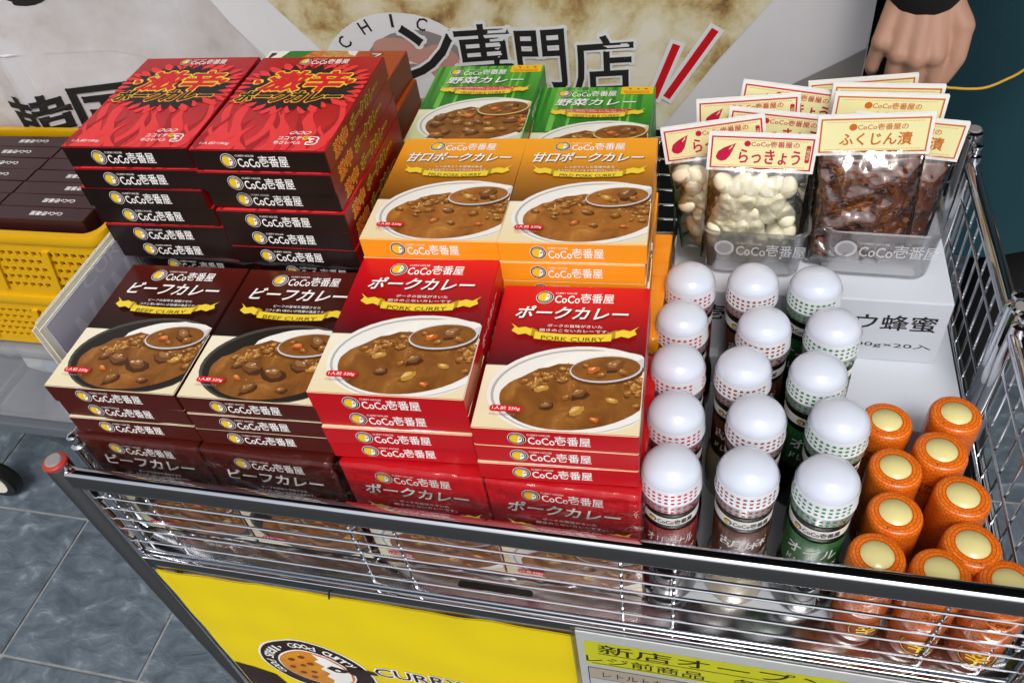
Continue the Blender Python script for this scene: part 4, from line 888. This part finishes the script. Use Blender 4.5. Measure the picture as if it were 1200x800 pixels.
p.poly([(-.566, .452), (-.54, .447), (-.515, .43), (-.505, .40), (-.52, .36), (-.566, .33)], 'ink_brown', 0)
for k in range(40): p.rect(-.5575, -.5572, .26 + k * .0105, .267 + k * .0105, 'ink_gold_dark', 0)
part('sign_print', p.b.mesh('sign_print'), sheet)
for x in (-.36, -.01, .2):
    b = MB(); b.tube([(x + .158, -.0035, .441), (x + .158, .004, .452), (x + .158, .012, .456)], .0010, 'black_plastic', 6); part('tie', b.mesh('tie'), o)
o = empty('price_sheet', (.086, .3285, .40), label='white price sheet with yellow marked heading on the yellow banner', cat='sign')
b = MB(); b.box(-.191, .178, 0, .0012, 0, .308, 'sleeve_paper', .0004); sh_ = part('sheet', b.mesh('sheet'), o)
p = Print(lambda u, v, h: (u - .086, -h, v - .40)); p.rect(-.098, .25, .6395, .691, 'marker_yellow', 0)
p.text('新店オープン限定', .058, .6775, .285, .0195, 'ink_black', 1, .02); p.rect(-.085, .205, .6655, .6667, 'ink_black', 1); p.text('レジ前商品　各種', -.005, .6525, .185, .0155, 'ink_black', 1, .015); p.rect(-.092, .09, .6425, .6437, 'ink_black', 1)
p.rect(-.097, .24, .45, .632, 'ink_black', 0); p.rect(-.096, .02, .6065, .631, 'table_tint', 1); p.rect(.021, .239, .6065, .631, 'sleeve_paper', 1); p.rect(-.096, .239, .451, .6055, 'sleeve_paper', 1); p.text('レトルトカレー', -.040, .618, .085, .012, 'ink_black', 2, .01)
part('sheet_print', p.b.mesh('sheet_print'), sh_)
film('sleeve_film', .05, rough=.06, bscale=6, bstr=.1, fres=.25)
b = MB(); b.box(-.195, .182, -.0030, .0002 + .0016, -.004, .313, 'sleeve_film', .0005); part('clear_sleeve', b.mesh('clear_sleeve'), o)

# ------------------------------------------------------------------ printed banner behind
BX = [-2.2, -1.3, -1.08, -.8, -.5, -.15, .3, .8]; BY = [.82, .93, .955, 1.03, 1.07, 1.1, 1.13, 1.15]
def ib(x):
    for i in range(len(BX) - 1):
        if x <= BX[i + 1]:
            t = (x - BX[i]) / (BX[i + 1] - BX[i]); break
    p0, p1, p2, p3 = BY[max(i - 1, 0)], BY[i], BY[i + 1], BY[min(i + 2, len(BY) - 1)]
    return p1 + .5 * t * (p2 - p0 + t * (2 * p0 - 5 * p1 + 4 * p2 - p3 + t * (3 * (p1 - p2) + p3 - p0)))
def by(x, z):
    f = .010 * noise.noise(Vector((x * 2.2, 0, z * 1.2))) + .006 * noise.noise(Vector((x * 5 + z * 3, 7, z * 2)))
    f += -.020 * math.exp(-((x + 1.045 + (z - .95) * .1) / .035) ** 2) + .003 * noise.noise(Vector((x * 14, 2, z * 9)))
    return ib(x) + f
ban = empty('shop_banner', (-.65, 1.05, .75), label='large printed cloth banner with bold characters behind the cart', cat='banner'); bo = Vector(ban.location)
b = MB(); BXa, BXb, BZa, BZb = -2.1, .172, .752, 1.75; nx, nz_ = 150, 60
for i in range(nx + 1):
    for j in range(nz_ + 1): x = BXa + (BXb - BXa) * i / nx; z = BZa + (BZb - BZa) * j / nz_; b.v.append((x - bo.x, by(x, z) - bo.y, z - bo.z))
o2 = len(b.v); b.v += [(x, y + .002, z) for x, y, z in b.v]
for i in range(nx):
    for j in range(nz_): q = i * (nz_ + 1) + j; f = (q, q + nz_ + 1, q + nz_ + 2, q + 1); b.face(f, 'banner_grey'); b.face([k + o2 for k in f[::-1]], 'banner_grey')
cl = part('cloth', b.mesh('cloth', True), ban)
p = CutPrint(lambda x, z, h: (x - bo.x, by(x, z) - .0010 - h - bo.y, z - bo.z))
p.poly([(-1.25, .76), (-.72, .76), (-.67, .86), (-.715, .955), (-.735, 1.0), (-.80, 1.3), (-1.0, 1.6), (-1.25, 1.3)], 'banner_stone', 0)
p.poly([(-.652, .985), (-.60, .91), (-.56, .80), (-.55, .757), (-.098, .757), (-.03, .85), (.042, .942), (.15, 1.10), (.10, 1.45), (-.2, 1.6), (-.62, 1.5), (-.70, 1.2)], 'banner_chicken', 0)
p.poly([(.170, .871), (.056, .808), (-.02, .757), (.170, .757), (.171, .90)], 'banner_dark', 0)  # shade at the lower right corner, put into the print as darker colour
p.poly([(-.735, 1.0), (-.715, .955), (-.67, .88), (-.58, .82), (-.55, .80), (-.565, .87), (-.61, .93), (-.655, .99), (-.70, 1.2), (-.74, 1.2)], 'banner_white', 1)
# round emblem, mostly hidden
p.ell(-.480, .848, .122, .108, 'banner_white', 2, 0, 40); p.ell(-.455, .845, .088, .084, 'banner_dark', 3, 0, 30); p.ell(-.47, .895, .045, .022, 'banner_salmon', 4, -.3); p.ell(-.415, .875, .032, .026, 'banner_salmon', 4, -.8); p.ell(-.415, .800, .05, .028, 'ink_lime', 4, -.7); p.ell(-.475, .855, .050, .030, 'banner_white', 5, -.4); p.ell(-.455, .872, .011, .005, 'banner_dark', 6, -.4)
for i, ch in enumerate('YCHICK'):
    a = R(158 - 23 * i); p.text(ch, -.478 + .107 * math.cos(a), .848 + .096 * math.sin(a), .014 if ch != 'I' else .0035, .019, 'banner_ink', 3, .03, rot=a - math.pi / 2)
p.text('O', -.435, .762, .010, .013, 'banner_ink', 3, .02, rot=.6)
def bt(ch, x0, x1, z0, z1, bold=.03, rot=0, shear=0): p.text(ch, (x0 + x1) / 2, (z0 + z1) / 2, x1 - x0, z1 - z0, 'banner_ink', 7, bold, shear, outline='banner_white', ow=.05, rot=rot)
p.text('韓', -1.0405, .844, .089, .098, 'banner_ink', 7, .045, rot=-.04); p.text('国', -.9475, .8425, .085, .095, 'banner_ink', 7, .045, rot=-.04)
bt('ン', -.470, -.396, .855, .935, .04); bt('専', -.392, -.310, .838, .930); bt('門', -.303, -.234, .829, .918); bt('店', -.224, -.139, .817, .904)
for (x0, z0), (x1, z1) in (((-.110, .806), (-.079, .886)), ((-.092, .806), (-.028, .905))):
    d = Vector((x1 - x0, z1 - z0)).normalized(); n = Vector((-d.y, d.x))
    for wd, m, ly in ((.011, 'banner_white', 7), (.0055, 'ink_red', 8)):
        e = d * (.005 if ly == 7 else 0); p.poly([(x0 - e.x + n.x * wd, z0 - e.y + n.y * wd), (x0 - e.x - n.x * wd, z0 - e.y - n.y * wd), (x1 + e.x - n.x * wd, z1 + e.y - n.y * wd), (x1 + e.x + n.x * wd, z1 + e.y + n.y * wd)], m, ly)
p.ell(-.975, 1.075, .055, .055, 'banner_ink', 2, 0, 30)
for L in ([(-1.3, .985), (-1.1, .978), (-1.0, .955), (-.95, .948), (-.9, .942), (-.84, .918)],):
    p.poly(L + [(x, z - .0035) for x, z in L[::-1]], 'banner_stone', 2)
part('banner_print', p.b.mesh('banner_print'), cl)
o = empty('counter', (-.65, 1.30, 0), label='dark counter standing behind the printed banner', cat='counter')
b = MB(); b.box(-1.35, .70, -.03, .40, 0, 1.0, 'black_plastic', .004); part('cabinet', b.mesh('cabinet'), o); b = MB(); b.box(-1.4, .72, -.05, .45, 1.0, 1.03, 'steel_paint', .004); part('worktop', b.mesh('worktop'), o)
for x in (-2.05, .155):
    b = MB(); b.lathe([(.012, 0), (.012, 1.80)], 'steel_paint', 12, x - bo.x, ib(x) + .05 - bo.y); b.v = [(a, c, d - bo.z) for a, c, d in b.v]; part('pole', b.mesh('pole', 'auto'), ban)
b = MB(); b.tube([(-2.08 - bo.x, ib(-2.08) + .05 - bo.y, 1.72 - bo.z), (-1.0 - bo.x, ib(-1) + .035 - bo.y, 1.72 - bo.z), (.17 - bo.x, ib(.17) + .05 - bo.y, 1.72 - bo.z)], .010, 'steel_paint', 10); part('crossbar', b.mesh('crossbar'), ban)

# ------------------------------------------------------------------ person behind the cart
def capsule(b, p0, p1, r0, r1, n=14):
    p0, p1 = Vector(p0), Vector(p1); d = (p1 - p0); L = d.length; d.normalize(); a = d.cross(Vector((.3, .9, .2))).normalized(); c = d.cross(a); o = len(b.v); rings = []
    for k in range(5): t = R(-90 + 90 * k / 4); rings.append((p0 + d * r0 * math.sin(t), max(r0 * math.cos(t), 1e-4)))
    for k in range(5): t = R(90 * k / 4); rings.append((p1 + d * r1 * math.sin(t), max(r1 * math.cos(t), 1e-4)))
    for c0, r in rings:
        for k in range(n): t = 2 * math.pi * k / n; b.v.append(tuple(c0 + (a * math.cos(t) + c * math.sin(t)) * r))
    for i in range(len(rings) - 1):
        for k in range(n): k2 = (k + 1) % n; b.face((o + i * n + k, o + i * n + k2, o + (i + 1) * n + k2, o + (i + 1) * n + k), b.cm)
    b.face([o + k for k in reversed(range(n))], b.cm); b.face([o + (len(rings) - 1) * n + k for k in range(n)], b.cm)
def ellip(b, c, r):
    bm = bmesh.new(); bmesh.ops.create_icosphere(bm, subdivisions=3, radius=1)
    for q in bm.verts: q.co = (c[0] + q.co.x * r[0], c[1] + q.co.y * r[1], c[2] + q.co.z * r[2])
    b.bm(bm, b.cm)
def fuse(b, name, voxel, smooth=6, fac=.5):
    me = b.mesh(name); t = bpy.data.objects.new('t', me); COL.objects.link(t)
    r = t.modifiers.new('r', 'REMESH'); r.mode = 'VOXEL'; r.voxel_size = voxel; s = t.modifiers.new('s', 'SMOOTH'); s.iterations = smooth; s.factor = fac
    dg = bpy.context.evaluated_depsgraph_get(); dg.update(); m2 = bpy.data.meshes.new_from_object(t.evaluated_get(dg)); bpy.data.objects.remove(t); m2.materials.clear(); m2.materials.append(M[b.cm])
    m2.polygons.foreach_set('use_smooth', [True] * len(m2.polygons)); m2.name = name; return m2
PX, PY = .385, 1.235
def person():
    b = MB(); b.cm = 'skin'
    # head, neck, slim core so the whole body is one surface
    ellip(b, (PX, PY, 1.60), (.072, .092, .112)); ellip(b, (PX, PY - .09, 1.585), (.013, .016, .022)); capsule(b, (PX, PY + .01, 1.40), (PX, PY + .01, 1.52), .055, .050)
    for s in (-1, 1): ellip(b, (PX + s * .074, PY + .005, 1.59), (.010, .018, .030))
    ellip(b, (PX, PY - .084, 1.545), (.024, .010, .008)); ellip(b, (PX, PY, 1.22), (.15, .09, .22)); ellip(b, (PX, PY, .98), (.15, .095, .16))
    for s in (-1, 1): capsule(b, (PX + s * .09, PY, .90), (PX + s * .10, PY, .50), .075, .050); capsule(b, (PX + s * .10, PY, .50), (PX + s * .105, PY, .09), .048, .035); capsule(b, (PX + s * .105, PY + .02, .045), (PX + s * .105, PY - .12, .03), .034, .028)
    # right arm, hanging forward; hand back towards the camera
    sh, el, wr = (PX - .17, PY - .01, 1.36), (PX - .205, PY - .08, 1.14), (.209, 1.046, .998)
    capsule(b, sh, el, .045, .036); capsule(b, el, wr, .037, .0265)
    kn = [(.168, 1.006, .937), (.187, .993, .928), (.207, .986, .925), (.227, .989, .927)]
    cm_ = [(.190, 1.042, .988), (.201, 1.036, .988), (.212, 1.034, .988), (.224, 1.038, .988)]
    for (a, c, r) in zip(cm_, kn, (.0155, .0162, .0168, .0162)): capsule(b, a, c, r + .001, r - .0042); ellip(b, (c[0], c[1] - .0015, c[2] + .001), (.0118, .0122, .0122))
    for i, (a, c) in enumerate(zip(kn, (.90, 1.0, 1.05, .98))):
        p1 = (a[0] - .004 + .003 * i, a[1] + .004, a[2] - .036 * c); p2 = (p1[0] + .004, p1[1] + .020, p1[2] - .018 * c); p3 = (p2[0] + .004, p2[1] + .018, p2[2] + .004)
        capsule(b, a, p1, .0104, .0092); capsule(b, p1, p2, .0094, .0082); capsule(b, p2, p3, .0082, .0070)
    t0, t1, t2, t3 = (.230, 1.040, .980), (.253, 1.012, .952), (.253, .998, .920), (.244, .994, .896)
    capsule(b, t0, t1, .019, .0150); capsule(b, t1, t2, .0142, .0112); capsule(b, t2, t3, .0112, .0085)
    # left arm by the side
    capsule(b, (PX + .17, PY - .01, 1.36), (PX + .22, PY, 1.10), .045, .036); capsule(b, (PX + .22, PY, 1.10), (PX + .21, PY - .06, .88), .036, .026); ellip(b, (PX + .21, PY - .075, .83), (.022, .038, .05))
    for k in range(4): capsule(b, (PX + .21, PY - .10 + k * .019, .80), (PX + .205, PY - .095 + k * .018, .735 + abs(k - 1.5) * .007), .010, .008)
    capsule(b, (PX + .205, PY - .11, .835), (PX + .195, PY - .125, .77), .013, .009)
    body = fuse(b, 'person', .0030, 4, .5)
    o = link('person', body, None, (0, 0, 0), label='person in black top and dark teal apron standing behind the cart', cat='person')
    me = o.data
    # clothes
    c = MB(); c.cm = 'black_cloth'
    ellip(c, (PX, PY, 1.22), (.185, .115, .25)); ellip(c, (PX, PY, 1.00), (.185, .120, .16)); capsule(c, sh, el, .060, .052)
    e2 = Vector(el).lerp(Vector(wr), 1.04); capsule(c, el, e2, .052, .046); capsule(c, (PX + .17, PY - .01, 1.36), (PX + .22, PY, 1.10), .060, .050); capsule(c, (PX + .22, PY, 1.10), (PX + .212, PY - .052, .90), .050, .040); capsule(c, (PX - .15, PY, 1.38), (PX + .15, PY, 1.38), .06, .06)
    part('jacket', fuse(c, 'jacket', .006, 4), o)
    c = MB(); c.cm = 'black_cloth'; ellip(c, (PX, PY, .95), (.200, .128, .14))
    for s in (-1, 1): capsule(c, (PX + s * .105, PY, .88), (PX + s * .11, PY, .50), .102, .075); capsule(c, (PX + s * .11, PY, .50), (PX + s * .115, PY, .085), .075, .058)
    part('trousers', fuse(c, 'trousers', .006, 4), o)
    b2 = MB(); n, mz = 48, 40
    for i in range(n + 1):
        for j in range(mz + 1):
            z = .565 + (1.32 - .565) * j / mz; t = j / mz; a = R(-36 + 148 * i / n) * (1 if z < 1.05 else 1 - .55 * min(1, (z - 1.05) / .12))
            rx, ry = .222 + .018 * (1 - t), .150 + .014 * (1 - t); fold = .007 * math.sin(a * 7 + z * 3) * (1 - t) + .005 * noise.noise(Vector((a * 3, z * 7, 1)))
            b2.v.append((PX + (rx + fold) * math.sin(a), PY - (ry + fold) * math.cos(a), z + .004 * math.sin(a * 3)))
    q0 = len(b2.v); b2.v += [(PX + (x - PX) * .985, PY + (y - PY) * .985, z) for x, y, z in b2.v]
    for i in range(n):
        for j in range(mz): q = i * (mz + 1) + j; f = (q, q + mz + 1, q + mz + 2, q + 1); b2.face(f, 'apron_teal'); b2.face([k + q0 for k in f[::-1]], 'apron_teal')
    part('apron', b2.mesh('apron', True), o)
    c = MB(); c.cm = 'hair'; ellip(c, (PX, PY + .018, 1.645), (.082, .092, .088)); part('hair', fuse(c, 'hair', .007, 2), o)
    for s in (-1, 1):
        c = MB(); c.cm = 'shoe'; ellip(c, (PX + s * .105, PY - .05, .045), (.045, .125, .045)); 
        c.v = [(x, y, max(z, .001)) for x, y, z in c.v]; part('shoe', c.mesh('shoe', True), o)
        c = MB(); c.cm = 'ink_black'; ellip(c, (PX + s * .028, PY - .083, 1.605), (.011, .006, .006)); part('eye', c.mesh('eye', True), o)
person()
b = MB(); cpts = [(.215, 1.010, .890), (.236, 1.018, .874), (.258, 1.02, .869), (.296, 1.02, .868), (.322, 1.025, .877), (.345, 1.03, .893), (.40, 1.045, .95), (.47, 1.07, 1.04)]
def smooth_path(P, n=6):
    out = []; P = [Vector(q) for q in P]
    for i in range(len(P) - 1):
        p0, p1, p2, p3 = P[max(i - 1, 0)], P[i], P[i + 1], P[min(i + 2, len(P) - 1)]
        for k in range(n): t = k / n; out.append(p1 + .5 * t * (p2 - p0 + t * (2 * p0 - 5 * p1 + 4 * p2 - p3 + t * (3 * (p1 - p2) + p3 - p0))))
    return out + [P[-1]]
cpts = smooth_path(cpts)
b.tube(cpts, .0017, 'cord_yellow', 8); b.build('lanyard', None, True, label='thin yellow cord hanging from the hand across the teal apron', cat='lanyard')
# pale kerb on the floor to the right
b = MB(); b.add([(.70, 1.42, .004), (.755, 1.42, .004), (.98, 2.30, .004), (.925, 2.30, .004), (.70, 1.42, .05), (.755, 1.42, .05), (.98, 2.30, .05), (.925, 2.30, .05)], [(4, 5, 6, 7), (0, 1, 5, 4), (1, 2, 6, 5), (2, 3, 7, 6), (3, 0, 4, 7), (0, 3, 2, 1)], 'white_paint'); b.build('low_kerb', label='pale painted low kerb on the dark tiles behind the cart', cat='kerb')

# ------------------------------------------------------------------ canopy and wall added out of view to shape daylight and chrome reflections
mat('canopy_under', '#4a4845', .8, var=.1); mat('added_wall_grey', '#6a6762', .8, var=.1)
o = empty('added_canopy', (0, 1.2, 2.7), label='unseen dark flat canopy added above the cart to shape the light', cat='canopy')
b = MB(); b.box(-4, 4, -1.15, 2.3, 0, .12, 'canopy_under', .01); part('soffit', b.mesh('soffit'), o); b = MB(); b.box(-4.02, 4.02, -1.20, -1.152, -.05, .25, 'steel_paint', .006); part('fascia', b.mesh('fascia'), o)
b = MB(); b.box(-4, 4, 3.3, 3.5, 0, 2.9, 'added_wall_grey', .01); b.build('added_wall', label='unseen plain grey wall added behind the counter for the reflections', cat='wall')
